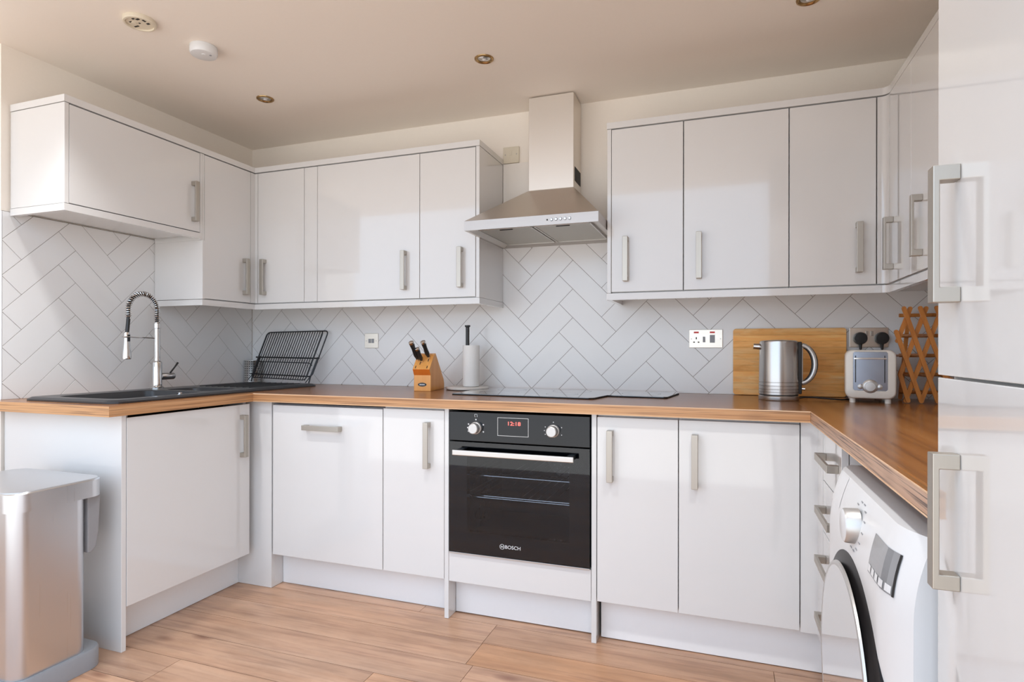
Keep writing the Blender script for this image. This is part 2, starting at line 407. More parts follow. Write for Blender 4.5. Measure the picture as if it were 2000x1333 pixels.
# floor of long pine boards running left to right
bm = bmesh.new(); lay = bm.loops.layers.color.new('rnd')
y = 0.12; row = 0
def plankquad(x0, x1, y0, y1):
    c = (random.random(), random.random(), random.random(), 1)
    vs = [bm.verts.new(p) for p in [(x0, y0, 0), (x1, y0, 0), (x1, y1, 0), (x0, y1, 0)]]
    lo = [bm.verts.new((p.co.x, p.co.y, -0.012)) for p in vs]
    fs = [bm.faces.new(vs)] + [bm.faces.new((lo[i], lo[(i+1) % 4], vs[(i+1) % 4], vs[i])) for i in range(4)]
    for f in fs:
        for l in f.loops: l[lay] = c
joints = {5: [1.876, 3.1], 6: [1.905], 7: [1.60, 3.3], 4: [1.875, 2.9], 8: [0.9, 2.72], 9: [2.2]}
edges = [0.12-0.157*0-0.0]
ys = [-0.822+0.157*k for k in range(6, -19, -1)]
for k in range(len(ys)-1):
    y1, y0 = ys[k], ys[k+1]
    kk = k-1
    js = joints.get(kk, sorted(random.uniform(XL0+0.5, RX-0.4) for _ in range(2)))
    xs = [XL0-0.1]+list(js)+[RX+0.05]
    for a, b in zip(xs, xs[1:]):
        plankquad(a+0.0009, b-0.0009, y0+0.0014, y1-0.0014)
floor = struct('floor', bm, M['floor'])
struct('floor_gap_base', B((XL0-0.1, RX+0.05, YR-0.1, 0.1, -0.06, -0.0121)), M['dark'], floor)

struct('ceiling', B((XL0-0.1, RX+0.1, -2.45, 0.1, ZC, ZC+0.08)), M['ceil'])   # ends short: opening added over the camera to let sky light the floor
wall_back = struct('wall_back', B((-0.32, RX+0.1, 0.004, 0.10, -0.01, ZC)), M['paint'])
wall_left = struct('wall_left', B((-0.32, -0.004, -1.345, 0.004, -0.01, ZC)), M['paint'])
struct('wall_right', B((RX, RX+0.1, -2.52, 0.004, -0.01, ZC)), M['paint'])
struct('wall_side', B((XL0-0.1, XL0, YR, -1.245, -0.01, ZC), (XL0, -0.32, -1.345, -1.245, -0.01, ZC)), M['paint'])

# ---- herringbone tiles
def clip(poly, x0, x1, z0, z1):
    def cl(P, f, inter):
        out = []
        for i in range(len(P)):
            a, b = P[i], P[(i+1) % len(P)]
            if f(a):
                out.append(a)
                if not f(b): out.append(inter(a, b))
            elif f(b): out.append(inter(a, b))
        return out
    def lx(v): return lambda a, b: (v, a[1]+(b[1]-a[1])*(v-a[0])/(b[0]-a[0]))
    def lz(v): return lambda a, b: (a[0]+(b[0]-a[0])*(v-a[1])/(b[1]-a[1]), v)
    for f, g in [(lambda p: p[0] >= x0, lx(x0)), (lambda p: p[0] <= x1, lx(x1)), (lambda p: p[1] >= z0, lz(z0)), (lambda p: p[1] <= z1, lz(z1))]:
        if len(poly) < 3: return []
        poly = cl(poly, f, g)
    return poly

def herring(bm, s_ref, z_ref, regs, place, normal_out):
    w = 0.1445/sqrt(2); g = 0.0009/w
    def tosz(u, v):
        du, dv = (u-0)*w, (v-4)*w
        return (s_ref+(du-dv)/sqrt(2), z_ref+(du+dv)/sqrt(2))
    for reg in regs:
        for a in range(-60, 61):
            for b in range(-12, 13):
                ou, ov = a+3*b, a-3*b
                for (u0, u1, v0, v1) in ((0, 3, 0, 1), (0, 1, 1, 4)):
                    P0 = [tosz(ou+u0+g, ov+v0+g), tosz(ou+u1-g, ov+v0+g), tosz(ou+u1-g, ov+v1-g), tosz(ou+u0+g, ov+v1-g)]
                    if max(p[0] for p in P0) < reg[0] or min(p[0] for p in P0) > reg[1] or max(p[1] for p in P0) < reg[2] or min(p[1] for p in P0) > reg[3]: continue
                    Q = clip(P0, *reg)
                    if len(Q) < 3: continue
                    Q2 = []
                    for p in Q:
                        if not Q2 or abs(p[0]-Q2[-1][0])+abs(p[1]-Q2[-1][1]) > 1e-5: Q2.append(p)
                    if len(Q2) > 2 and abs(Q2[0][0]-Q2[-1][0])+abs(Q2[0][1]-Q2[-1][1]) < 1e-5: Q2.pop()
                    if len(Q2) < 3: continue
                    ar = 0
                    for i in range(len(Q2)):
                        p, q = Q2[i], Q2[(i+1) % len(Q2)]; ar += p[0]*q[1]-q[0]*p[1]
                    if abs(ar) < 2e-5: continue
                    cx = sum(p[0] for p in Q2)/len(Q2); cz = sum(p[1] for p in Q2)/len(Q2)
                    def ins(p, d):
                        l = math.hypot(p[0]-cx, p[1]-cz); k = max(0, 1-d/l); return (cx+(p[0]-cx)*k, cz+(p[1]-cz)*k)
                    A = [bm.verts.new(place(p, 0.0032)) for p in Q2]
                    Bv = [bm.verts.new(place(p, 0.0004)) for p in Q2]
                    C = [bm.verts.new(place(ins(p, 0.0008), 0.0)) for p in Q2]
                    n = len(Q2)
                    for i in range(n):
                        j = (i+1) % n
                        bm.faces.new((A[i], A[j], Bv[j], Bv[i])); bm.faces.new((Bv[i], Bv[j], C[j], C[i]))
                    bm.faces.new(C)
    bmesh.ops.recalc_face_normals(bm, faces=bm.faces)

bm = bmesh.new()
regs_b = [(0.002, RX, 0.9105, 1.66)]
herring(bm, 1.954, 1.3488-0.0005, regs_b, lambda p, d: (p[0], d, p[1]), 1)
struct('tiles', bm, M['tile'], wall_back)
bm = B((0.001, RX, 0.0015, 0.0039, 0.9105, 1.662))
struct('grout', bm, M['grout'], wall_back)
bm = bmesh.new()
herring(bm, -1.128, 1.484, [(-1.342, -0.002, 0.9105, 1.672)], lambda p, d: (-d, p[0], p[1]), 1)
struct('tiles', bm, M['tile'], wall_left)
struct('grout', B((-0.0039, -0.0015, -1.344, 0.0, 0.9105, 1.674)), M['grout'], wall_left)
struct('trim_1', B((-0.004, 0.0012, -1.3462, -1.3432, 0.911, 1.672)), M['whiteplastic'], bevel=0.0006)
struct('trim_2', B((1.6535, 2.0, -0.005, 0.0035, 1.664, 2.083)), M['boxing'], bevel=0.001)
struct('wall_side_right_tiles', B((RX-0.004, RX-0.0005, -1.88, -0.002, 0.9105, 1.372)), M['tile'])['kind'] = 'structure'

# ------------------------------------------------------------------ handles, doors, cabinets
HL = 0.192
def handle(parent, c, axis, n, length=HL, mat=None):
    """flat D-handle; c = centre on the door face, axis = bar direction, n = outward normal ('-y','+x','-x')"""
    w, t, p, f = 0.022, 0.008, 0.031, 0.020
    bm = bmesh.new()
    def add(l0, l1, w0, w1, d0, d1):
        # local: l along axis, w across, d outward
        if n == '-y':
            if axis == 'z': box(bm, c[0]+w0, c[0]+w1, c[1]-d1, c[1]-d0, c[2]+l0, c[2]+l1)
            else: box(bm, c[0]+l0, c[0]+l1, c[1]-d1, c[1]-d0, c[2]+w0, c[2]+w1)
        else:
            s = 1 if n == '+x' else -1
            xa, xb = sorted((c[0]+s*d0, c[0]+s*d1))
            if axis == 'z': box(bm, xa, xb, c[1]+w0, c[1]+w1, c[2]+l0, c[2]+l1)
            else: box(bm, xa, xb, c[1]+l0, c[1]+l1, c[2]+w0, c[2]+w1)
    h = length/2
    # one C-shaped profile swept across the width
    prof = [(-h, 0.0002), (-h, p), (h, p), (h, 0.0002), (h-f, 0.0002), (h-f, p-t), (-h+f, p-t), (-h+f, 0.0002)]
    loops = []
    for ww in (-w/2, w/2):
        L = []
        for l, d in prof:
            if n == '-y': L.append((c[0]+ww, c[1]-d, c[2]+l) if axis == 'z' else (c[0]+l, c[1]-d, c[2]+ww))
            else:
                s = 1 if n == '+x' else -1
                L.append((c[0]+s*d, c[1]+ww, c[2]+l) if axis == 'z' else (c[0]+s*d, c[1]+l, c[2]+ww))
        loops.append(L)
    loft(bm, loops)
    return obj('handle', bm, mat or (M['nickel'] if axis == 'z' else M['nickelh']), parent, bevel=0.0012)

DT = 0.018
def door_y(parent, x0, x1, z0, z1, yf, name='door', hx=None, hz=None, haxis='z', hl=HL):
    d = obj(name, B((x0, x1, yf, yf+DT, z0, z1)), M['gloss'], parent, bevel=0.0012)
    if hx is not None: handle(d, (hx, yf, hz), haxis, '-y', hl)
    return d
def door_x(parent, y0, y1, z0, z1, xf, s, name='door', hy=None, hz=None, haxis='z', hl=HL):
    xa, xb = (xf-DT, xf) if s > 0 else (xf, xf+DT)
    d = obj(name, B((xa, xb, y0, y1, z0, z1)), M['gloss'], parent, bevel=0.0012)
    if hy is not None: handle(d, (xf, hy, hz), haxis, '+x' if s > 0 else '-x', hl)
    return d

G_UP = 'white gloss upper cabinets'; G_BASE = 'white gloss base cabinets'
ZD0, ZD1 = 1.3665, 2.0755      # upper doors
ZU0, ZU1 = 1.3625, 2.079       # upper carcass
YU = -0.320; XU = 0.320
# --- left wall
c = thing('upper_cabinet', 'short white wall cabinet above the sink tap, one wide door', 'cabinet', (0.16, -0.99, 1.686), G_UP)
obj('carcass', B((0.002, XU-DT-0.002, -1.295, -0.683, 1.686, ZU1)), M['carcass'], c)
obj('end_panel', B((0.002, XU+0.0005, -1.3145, -1.2975, 1.686, 2.0785)), M['gloss'], c, bevel=0.001)
obj('side_strip', B((XU-DT, XU, -0.6805, -0.668, 1.6535, 2.0785)), M['gloss'], c, bevel=0.001)
door_x(c, -1.2955, -0.683, 1.6885, ZD1, XU, 1, hy=-0.722, hz=1.829)
c = thing('upper_cabinet', 'tall narrow white wall cabinet on the left wall next to the corner', 'cabinet', (0.16, -0.5, ZU0), G_UP)
obj('carcass', B((0.002, XU-DT-0.002, -0.649, -0.004, ZU0, ZU1)), M['carcass'], c)
obj('end_panel', B((0.002, XU+0.0005, -0.667, -0.651, 1.3635, 1.653), (0.002, XU-DT-0.001, -0.667, -0.651, 1.653, 2.078), (XU-DT-0.001, XU, -0.667, -0.656, 1.653, 2.078)), M['gloss'], c, bevel=0.001)
door_x(c, -0.6535, -0.353, ZD0, ZD1, XU, 1, hy=-0.399, hz=1.5035)
# --- back wall, left of the hood
c = thing('upper_cabinet', 'white corner wall cabinet with one narrow door beside the left wall', 'cabinet', (0.5, -0.16, ZU0), G_UP)
obj('carcass', B((0.305, 0.646, YU+DT+0.002, -0.003, ZU0, ZU1)), M['carcass'], c)
obj('corner_post', B((0.3025, 0.3385, YU, YU+DT, ZD0, ZD1), (0.302, XU, -0.3505, YU-0.0005, ZD0, ZD1)), M['gloss'], c)
door_y(c, 0.341, 0.6455, ZD0, ZD1, YU, hx=0.388, hz=1.5055)
c = thing('upper_cabinet', 'wide white wall cabinet with a double-width door and a slim filler at its left', 'cabinet', (1.0, -0.16, ZU0), G_UP)
obj('carcass', B((0.648, 1.333, YU+DT+0.002, -0.003, ZU0, ZU1)), M['carcass'], c)
obj('filler_panel', B((0.6485, 0.7295, YU, YU+DT, ZD0, ZD1)), M['gloss'], c, bevel=0.001)
door_y(c, 0.732, 1.3325, ZD0, ZD1, YU, hx=1.252, hz=1.5055)
c = thing('upper_cabinet', 'narrow white wall cabinet just left of the extractor hood', 'cabinet', (1.49, -0.16, ZU0), G_UP)
obj('carcass', B((1.335, 1.633, YU+DT+0.002, -0.003, ZU0, ZU1)), M['carcass'], c)
door_y(c, 1.3355, 1.631, ZD0, ZD1, YU, hx=1.557, hz=1.507)
obj('end_panel', B((1.634, 1.6515, YU-0.0005, -0.003, ZU0, ZU1)), M['gloss'], c, bevel=0.001)
# --- back wall, right of the hood
c = thing('upper_cabinet', 'narrow white wall cabinet just right of the extractor hood', 'cabinet', (2.42, -0.16, ZU0), G_UP)
obj('end_panel', B((2.2575, 2.2745, YU-0.0005, -0.003, ZU0, ZU1)), M['gloss'], c, bevel=0.001)
obj('carcass', B((2.2755, 2.577, YU+DT+0.002, -0.003, ZU0, ZU1)), M['carcass'], c)
door_y(c, 2.2765, 2.5765, ZD0, ZD1, YU, hx=2.339, hz=1.507)
c = thing('upper_cabinet', 'white wall cabinet second to the right of the hood, above the cooker switch', 'cabinet', (2.78, -0.16, ZU0), G_UP)
obj('carcass', B((2.5785, 2.981, YU+DT+0.002, -0.003, ZU0, ZU1)), M['carcass'], c)
door_y(c, 2.5805, 2.980, ZD0, ZD1, YU, hx=2.641, hz=1.507)
c = thing('upper_cabinet', 'white wall cabinet above the kettle, handle at its right', 'cabinet', (3.13, -0.16, ZU0), G_UP)
obj('carcass', B((2.983, 3.318, YU+DT+0.002, -0.003, ZU0, ZU1)), M['carcass'], c)
door_y(c, 2.984, 3.2825, ZD0, ZD1, YU, hx=3.224, hz=1.507)
# rounded corner post
XR_ = 3.32
bm = bmesh.new()
pts = [(3.2865, YU), (3.296, YU)] + [(3.296+0.024*sin(radians(a)), YU-0.024+0.024*cos(radians(a))) for a in (0,)]
arc = [(3.296+0.024*sin(t), (YU-0.024)+0.024*cos(t)) for t in [radians(a) for a in range(0, 91, 10)]]
# convex-into-the-room inner corner: arc bulges from the back run to the right run
cpt = (3.296, YU-0.024)
pts = [(3.2865, YU), (3.296, YU)]
for a in range(0, 91, 10):
    t = radians(a); pts.append((3.296+0.024*sin(t), YU-0.024*(1-cos(t))))
pts += [(3.32, -0.3485), (3.338, -0.3485), (3.338, -0.302), (3.2865, -0.302)]
q = []
for p in pts:
    if not q or abs(p[0]-q[-1][0])+abs(p[1]-q[-1][1]) > 1e-6: q.append(p)
prism(bm, q, 'z', ZD0, ZD1)
obj('corner_post', bm, M['gloss'], c, smooth=True)
# --- right wall
c = thing('upper_cabinet', 'white wall cabinet on the right wall nearest the corner', 'cabinet', (3.48, -0.45, ZU0), G_UP)
obj('carcass', B((3.340, RX-0.003, -0.6105, -0.003, ZU0, ZU1)), M['carcass'], c)
door_x(c, -0.6095, -0.3505, ZD0, ZD1, 3.32, -1, hy=-0.392, hz=1.507)
c = thing('upper_cabinet', 'white wall cabinet on the right wall partly hidden by the tall unit', 'cabinet', (3.48, -0.8, ZU0), G_UP)
obj('carcass', B((3.340, RX-0.003, -1.212, -0.6125, ZU0, ZU1)), M['carcass'], c)
door_x(c, -1.211, -0.6125, ZD0, ZD1, 3.32, -1, hy=-0.722, hz=1.507)

# cornices and light pelmets
def strip_path(bm, path, z0, z1, w):
    """flat strip of width w laid behind a poly-line front edge (front on the left of the direction of travel is outside)"""
    P = [Vector((p[0], p[1])) for p in path]; n = len(P); inner = []
    for i in range(n):
        d0 = (P[i]-P[i-1]).normalized() if i else None
        d1 = (P[i+1]-P[i]).normalized() if i < n-1 else None
        if d0 is None: d0 = d1
        if d1 is None: d1 = d0
        n0 = Vector((-d0.y, d0.x)); n1 = Vector((-d1.y, d1.x))
        b = (n0+n1).normalized(); k = w/max(0.3, b.dot(n0))
        inner.append(P[i]+b*k)
    for i in range(n-1):
        q = [P[i], P[i+1], inner[i+1], inner[i]]
        A = [bm.verts.new((p.x, p.y, z0)) for p in q]; Bv = [bm.verts.new((p.x, p.y, z1)) for p in q]
        bm.faces.new(A); bm.faces.new(Bv)
        for a in range(4): bm.faces.new((A[a], A[(a+1) % 4], Bv[(a+1) % 4], Bv[a]))
    bmesh.ops.remove_doubles(bm, verts=bm.verts, dist=1e-5)
    # drop the doubled inner walls
    seen = {}
    for f in list(bm.faces):
        key = tuple(sorted(v.index for v in f.verts))
    bmesh.ops.recalc_face_normals(bm, faces=bm.faces)
XF = 0.3225; YF = -0.3225; ZCO0, ZCO1 = 2.0805, 2.108
bm = bmesh.new(); strip_path(bm, [(0.003, -1.3165), (XF, -1.3165), (XF, YF), (1.653, YF), (1.653, -0.002)], ZCO0, ZCO1, 0.06)
tag(obj('cornice', bm, M['gloss'], bevel=0.0), 'white cornice strip along the top of the cabinets left of the hood', 'cornice')
arcc = [(3.298+0.0245*sin(radians(a)), YF-0.0245*(1-cos(radians(a)))) for a in range(0, 91, 10)]
bm = bmesh.new(); strip_path(bm, [(2.2555, -0.003), (2.2555, YF)]+arcc+[(3.3225-0.0, -1.213)], ZCO0, ZCO1, 0.05)
tag(obj('cornice', bm, M['gloss']), 'white cornice strip along the top of the cabinets right of the hood', 'cornice')
bm = bmesh.new(); strip_path(bm, [(0.003, -1.3165), (XF, -1.3165), (XF, -0.6815)], 1.6565, 1.684, 0.02)
box(bm, 0.003, 0.3024, -1.2964, -0.6815, 1.676, 1.684)
tag(obj('pelmet', bm, M['gloss']), 'white light pelmet under the short cabinet above the tap', 'pelmet')
bm = bmesh.new(); strip_path(bm, [(0.003, -0.6695), (XF, -0.6695), (XF, YF), (1.653, YF), (1.653, -0.003)], 1.3325, 1.3605, 0.02)
tag(obj('pelmet', bm, M['gloss']), 'white light pelmet under the wall cabinets left of the hood', 'pelmet')
bm = bmesh.new(); strip_path(bm, [(2.2555, -0.003), (2.2555, YF)]+arcc+[(3.3225, -1.213)], 1.3325, 1.3605, 0.02)
tag(obj('pelmet', bm, M['gloss']), 'white light pelmet under the wall cabinets right of the hood', 'pelmet')
for (x, y, lb) in [(2.42, -0.13, 'unlit round light under the narrow cabinet right of the hood'), (2.78, -0.13, 'unlit round light under the cabinet above the cooker switch'),
                   (3.13, -0.13, 'unlit round light under the cabinet above the kettle'), (0.15, -0.42, 'unlit round light under the narrow cabinet on the left wall'),
                   (1.05, -0.15, 'unlit round light under the wide cabinet above the knife block')]:
    t = thing('cabinet_light', lb, 'light', (x, y, 1.35), 'under-cabinet lights')
    bm = bmesh.new(); lathe(bm, [(0.034, 0.0122), (0.034, 0.002), (0.030, 0.0), (0.024, 0.0)], (x, y, 1.35), n=28, cap=False); obj('rim', bm, M['chrome'], t, smooth=True)
    bm = bmesh.new(); lathe(bm, [(0, 0.001), (0.024, 0.001), (0.024, 0.004)], (x, y, 1.35), n=28, cap=False); obj('lens', bm, M['whiteplastic'], t)

# --- base cabinets
ZB0, ZB1 = 0.162, 0.858; YB = -0.682
def plinth(name, b, lb):
    return tag(obj(name, B(b), M['plinth'], bevel=0.001), lb, 'plinth', 'white plinths')
# left run
c = thing('base_cabinet', 'wide white base cabinet under the sink, door facing right', 'cabinet', (0.33, -1.0, 0.0), G_BASE)
obj('carcass', B((0.01, 0.637, -1.3145, -1.2965, 0.162, 0.868), (0.01, 0.637, -0.734, -0.716, 0.162, 0.868), (0.01, 0.637, -1.2965, -0.734, 0.162, 0.18), (0.01, 0.018, -1.2965, -0.734, 0.18, 0.868)), M['carcass'], c)
obj('end_panel', B((0.002, 0.6565, -1.3345, -1.316, 0.0, 0.8715)), M['gloss'], c, bevel=0.0012)
door_x(c, -1.314, -0.713, ZB0, 0.861, 0.658, 1, hy=-0.762, hz=0.718)
plinth('plinth', (0.5395, 0.5555, -1.3155, -0.657, 0.001, 0.158), 'white plinth under the sink cabinet door')
# back run
t = obj('corner_filler_panel', B((0.5558, 0.752, -0.676, -0.658, 0.001, 0.8715), (0.734, 0.752, -0.658, -0.588, 0.001, 0.8715)), M['gloss'], bevel=0.001)
tag(t, 'white corner filler post between the sink cabinet and the dishwasher door', 'panel')
c = thing('integrated_dishwasher', 'dishwasher behind a white door with a horizontal handle', 'dishwasher', (1.06, -0.35, 0.162))
obj('body', B((0.757, 1.353, YB+DT+0.003, -0.05, 0.165, 0.862)), M['grey'], c)
door_y(c, 0.765, 1.3515, ZB0, 0.857, YB, hx=1.047, hz=0.762, haxis='x', hl=0.195)
c = thing('base_cabinet', 'narrow white base cabinet just left of the oven', 'cabinet', (1.5, -0.35, 0.0), G_BASE)
obj('carcass', B((1.3545, 1.6455, YB+DT+0.002, -0.03, 0.162, 0.868)), M['carcass'], c)
door_y(c, 1.3555, 1.6455, ZB0, 0.861, YB, hx=1.572, hz=0.715)
c = thing('oven_housing', 'white oven housing with side panels down to the floor', 'cabinet', (1.965, -0.35, 0.0))
obj('side_panel', B((1.6475, 1.6665, YB, -0.03, 0.001, 0.8715)), M['gloss'], c, bevel=0.001)
obj('side_panel', B((2.2645, 2.2835, YB, -0.03, 0.001, 0.8715)), M['gloss'], c, bevel=0.001)
obj('lower_panel', B((1.668, 2.263, YB, YB+DT, 0.158, 0.277)), M['gloss'], c, bevel=0.001)
obj('shelf', B((1.667, 2.264, YB+DT, -0.03, 0.26, 0.2785)), M['carcass'], c)
c = thing('base_cabinet', 'narrow white base cabinet just right of the oven', 'cabinet', (2.43, -0.35, 0.0), G_BASE)
obj('carcass', B((2.2855, 2.582, YB+DT+0.002, -0.03, 0.162, 0.868)), M['carcass'], c)
door_y(c, 2.2865, 2.5815, ZB0, 0.861, YB, hx=2.337, hz=0.717)
c = thing('base_cabinet', 'white base cabinet with the wider door, second right of the oven', 'cabinet', (2.78, -0.35, 0.0), G_BASE)
obj('carcass', B((2.5835, 2.981, YB+DT+0.002, -0.03, 0.162, 0.868)), M['carcass'], c)
door_y(c, 2.5845, 2.9795, ZB0, 0.861, YB, hx=2.640, hz=0.716)
t = obj('corner_filler_panel', B((2.9825, 3.0345, YB, YB+DT, 0.158, 0.8715), (3.0345, 3.0525, -0.788, YB+DT, 0.158, 0.8715)), M['gloss'])
tag(t, 'white corner filler post between the wider base door and the drawers', 'panel')
plinth('plinth', (0.7535, 1.6465, -0.600, -0.584, 0.001, 0.157), 'white plinth under the dishwasher and the narrow cabinet')
plinth('plinth', (1.668, 2.263, -0.612, -0.596, 0.004, 0.157), 'white plinth under the oven')
plinth('plinth', (2.291, 3.10, -0.625, -0.609, 0.003, 0.157), 'white plinth under the cabinets right of the oven')
# right run: drawers
XD = 3.035
c = thing('drawer_unit', 'white four-drawer unit with horizontal handles beside the washing machine', 'drawers', (3.3, -0.94, 0.0))
obj('carcass', B((XD+DT+0.002, RX-0.01, -1.09, -0.79, 0.155, 0.868)), M['carcass'], c)
for z0, z1, hz in [(0.703, 0.861, 0.782), (0.541, 0.700, 0.617), (0.365, 0.538, 0.462), (0.162, 0.362, 0.283)]:
    door_x(c, -1.089, -0.7905, z0, z1, XD, -1, 'drawer', hy=-0.94, hz=hz, haxis='y', hl=0.225)
plinth('plinth', (3.10, 3.116, -1.09, -0.609, 0.001, 0.152), 'white plinth under the drawer unit')

# ------------------------------------------------------------------ worktops
WZ0, WZ1 = 0.872, 0.91
def worktop(name, top_boxes, mt, me, label):
    t = thing(name, label, 'worktop', (top_boxes[0][0], top_boxes[0][3], WZ0), 'rustic wood worktops')
    bm = B(*top_boxes)
    o = obj('board', bm, [mt, me, M['we_x']], t)
    for p in o.data.polygons: p.material_index = 0 if abs(p.normal.z) > 0.5 else (2 if abs(p.normal.y) > 0.5 else 1)
    return t
SX0, SX1, SY0, SY1 = 0.100, 0.615, -1.335, -0.150     # sink outline
BX0, BX1, BY0, BY1 = 0.20, 0.555, -1.275, -0.86      # main bowl
HX0, HX1, HY0, HY1 = 0.24, 0.53, -0.82, -0.64        # half bowl
zz = (WZ0, WZ1)
left_boxes = [(0.0, BX0-0.01, -1.396, -0.002, *zz), (BX1+0.01, 0.6765, -1.396, -0.002, *zz), (BX0-0.01, BX1+0.01, -1.396, BY0-0.01, *zz),
              (BX0-0.01, BX1+0.01, BY1+0.01, HY0-0.01, *zz), (BX0-0.01, BX1+0.01, HY1+0.01, -0.002, *zz)]
t = worktop('worktop', left_boxes, M['wt_y'], M['we_y'], 'wooden worktop on the left holding the black sink')
def edging(parent, boxes, mat):
    obj('edge_strip', B(*boxes), mat, parent, bevel=0.0008)
M['strip'] = wood('pale_edge_strip', [(0.3, (0.66, 0.40, 0.22)), (0.7, (0.80, 0.56, 0.36))], 'x', 1.0, 0.4, bump=0.03)
t = worktop('worktop', [(0.677, 3.0085, -0.7125, -0.002, *zz)], M['wt_x'], M['we_x'], 'long wooden worktop along the back wall under the hob')
edging(t, [(0.677, 3.0088, -0.7135, -0.7122, 0.9065, 0.9103), (0.677, 3.0088, -0.7135, -0.7122, 0.8718, 0.8748)], M['strip'])
t = worktop('worktop', [(3.009, RX-0.005, -1.8865, -0.002, *zz)], M['wt_y'], M['we_r'], 'wooden worktop on the right above the drawers and washing machine')
edging(t, [(3.0078, 3.0092, -1.8866, -0.7125, 0.9068, 0.9103), (3.0078, 3.0092, -1.8866, -0.7125, 0.8718, 0.8745)], M['strip'])

# ------------------------------------------------------------------ sink
t = thing('kitchen_sink', 'black composite one and a half bowl sink with drainer on the left worktop', 'sink', (0.36, -0.74, WZ1))
bm = bmesh.new()
ST = 0.924
outer = rrect(SX0, SX1, SY0, SY1, 0.05, 6)
def sink_rim(bm):
    loft(bm, [[(x, y, WZ1+0.0005) for x, y in rrect(SX0, SX1, SY0, SY1, 0.05)],
              [(x, y, WZ1+0.007) for x, y in rrect(SX0, SX1, SY0, SY1, 0.05)],
              [(x, y, ST) for x, y in rrect(SX0+0.013, SX1-0.013, SY0+0.013, SY1-0.013, 0.042)]], cap0=False, cap1=False)
sink_rim(bm)
# top deck with two openings, as a grid of pieces
ix0, ix1, iy0, iy1 = SX0+0.013, SX1-0.013, SY0+0.013, SY1-0.013
deck = rrect(ix0, ix1, iy0, iy1, 0.042)
vd = [bm.verts.new((x, y, ST)) for x, y in deck]
ed = [bm.edges.new((vd[i], vd[(i+1) % len(vd)])) for i in range(len(vd))]
holes = []
for (a, b_, c_, d_, r) in ((BX0, BX1, BY0, BY1, 0.05), (HX0, HX1, HY0, HY1, 0.045)):
    L = rrect(a, b_, c_, d_, r); hv = [bm.verts.new((x, y, ST)) for x, y in L]
    ed += [bm.edges.new((hv[i], hv[(i+1) % len(hv)])) for i in range(len(hv))]; holes.append((a, b_, c_, d_, r))
bmesh.ops.triangle_fill(bm, use_beauty=True, use_dissolve=False, edges=ed)
bmesh.ops.remove_doubles(bm, verts=bm.verts, dist=1e-5)
obj('rim', bm, M['sink'], t)
for (a, b_, c_, d_, r), nm, dep in ((holes[0], 'main_bowl', 0.185), (holes[1], 'half_bowl', 0.12)):
    bm = bmesh.new()
    loft(bm, [[(x, y, ST) for x, y in rrect(a, b_, c_, d_, r)],
              [(x, y, ST-0.004) for x, y in rrect(a+0.003, b_-0.003, c_+0.003, d_-0.003, r)],
              [(x, y, ST-dep+0.02) for x, y in rrect(a+0.012, b_-0.012, c_+0.012, d_-0.012, r)],
              [(x, y, ST-dep) for x, y in rrect(a+0.035, b_-0.035, c_+0.035, d_-0.035, r*0.8)]], cap0=False)
    bo = obj(nm, bm, M['sink'], t, smooth=True)
    bm = bmesh.new(); lathe(bm, [(0.04, 0.0), (0.04, 0.003), (0.03, 0.004), (0.028, 0.001), (0, 0.001)], ((a+b_)/2, (c_+d_)/2, ST-dep+0.0005), n=24, cap=False)
    obj('waste', bm, M['chrome'], bo, smooth=True)
bm = bmesh.new()
for i in range(9):
    x = 0.20+0.04*i; tube(bm, [(x, -0.20, ST+0.0005), (x, -0.57, ST+0.0005)], 0.003, 6)
obj('drainer_ridges', bm, M['sink'], t, smooth=True)

# overflow cap on the bowl end and spring clip catch seen at the rim
bm = bmesh.new(); lathe(bm, [(0.010, 0), (0.010, 0.006), (0.0, 0.008)], (0.555, -1.0, ST), n=16, cap=False); obj('plug_knob', bm, M['chrome'], t, smooth=True)

# ------------------------------------------------------------------ spring tap
TX, TY = 0.150, -0.775
t = thing('kitchen_tap', 'chrome pull-down tap with a coiled spring neck behind the sink bowl', 'tap', (TX, TY, ST))
bm = bmesh.new(); lathe(bm, [(0.031, 0), (0.031, 0.006), (0.026, 0.010), (0.024, 0.014)], (TX, TY, ST), n=28); obj('base', bm, M['chrome'], t, smooth=True)
bm = bmesh.new(); lathe(bm, [(0.0225, 0.012), (0.0225, 0.125), (0.020, 0.130), (0.0135, 0.134), (0.0135, 0.29), (0.016, 0.292), (0.016, 0.315), (0.012, 0.318)], (TX, TY, ST), n=28)
obj('column', bm, M['chrome'], t, smooth=True)
# neck path in the y-z plane
top = []
cy_, cz_ = TY-0.073, 1.300
top += [Vector((TX, TY, z)) for z in (1.235, 1.26, 1.285, 1.305)]
for i in range(1, 24):
    a = pi*i/24; top.append(Vector((TX, cy_+0.073*cos(a), cz_+0.076*sin(a))))
top += [Vector((TX, cy_-0.073, z)) for z in (1.29, 1.275, 1.258)]
neck = []
for a, b in zip(top, top[1:]):
    for k in range(4): neck.append(a.lerp(b, k/4))
neck.append(top[-1])
bm = bmesh.new(); tube(bm, top, 0.0075, 10); obj('hose', bm, M['black'], t, smooth=True)
Lh = [0]
for a, b in zip(neck, neck[1:]): Lh.append(Lh[-1]+(b-a).length)
hp = []
turns = 34; per = 12
for i in range(turns*per+1):
    s = Lh[-1]*i/(turns*per)
    j = max(k for k in range(len(Lh)) if Lh[k] <= s+1e-9); j = min(j, len(neck)-2)
    f = (s-Lh[j])/(Lh[j+1]-Lh[j]); p = neck[j].lerp(neck[j+1], min(1, f)); tg = (neck[j+1]-neck[j]).normalized()
    n1 = Vector((1, 0, 0)); n2 = tg.cross(n1); a = 2*pi*i/per
    hp.append(p+(n1*cos(a)+n2*sin(a))*0.0116)
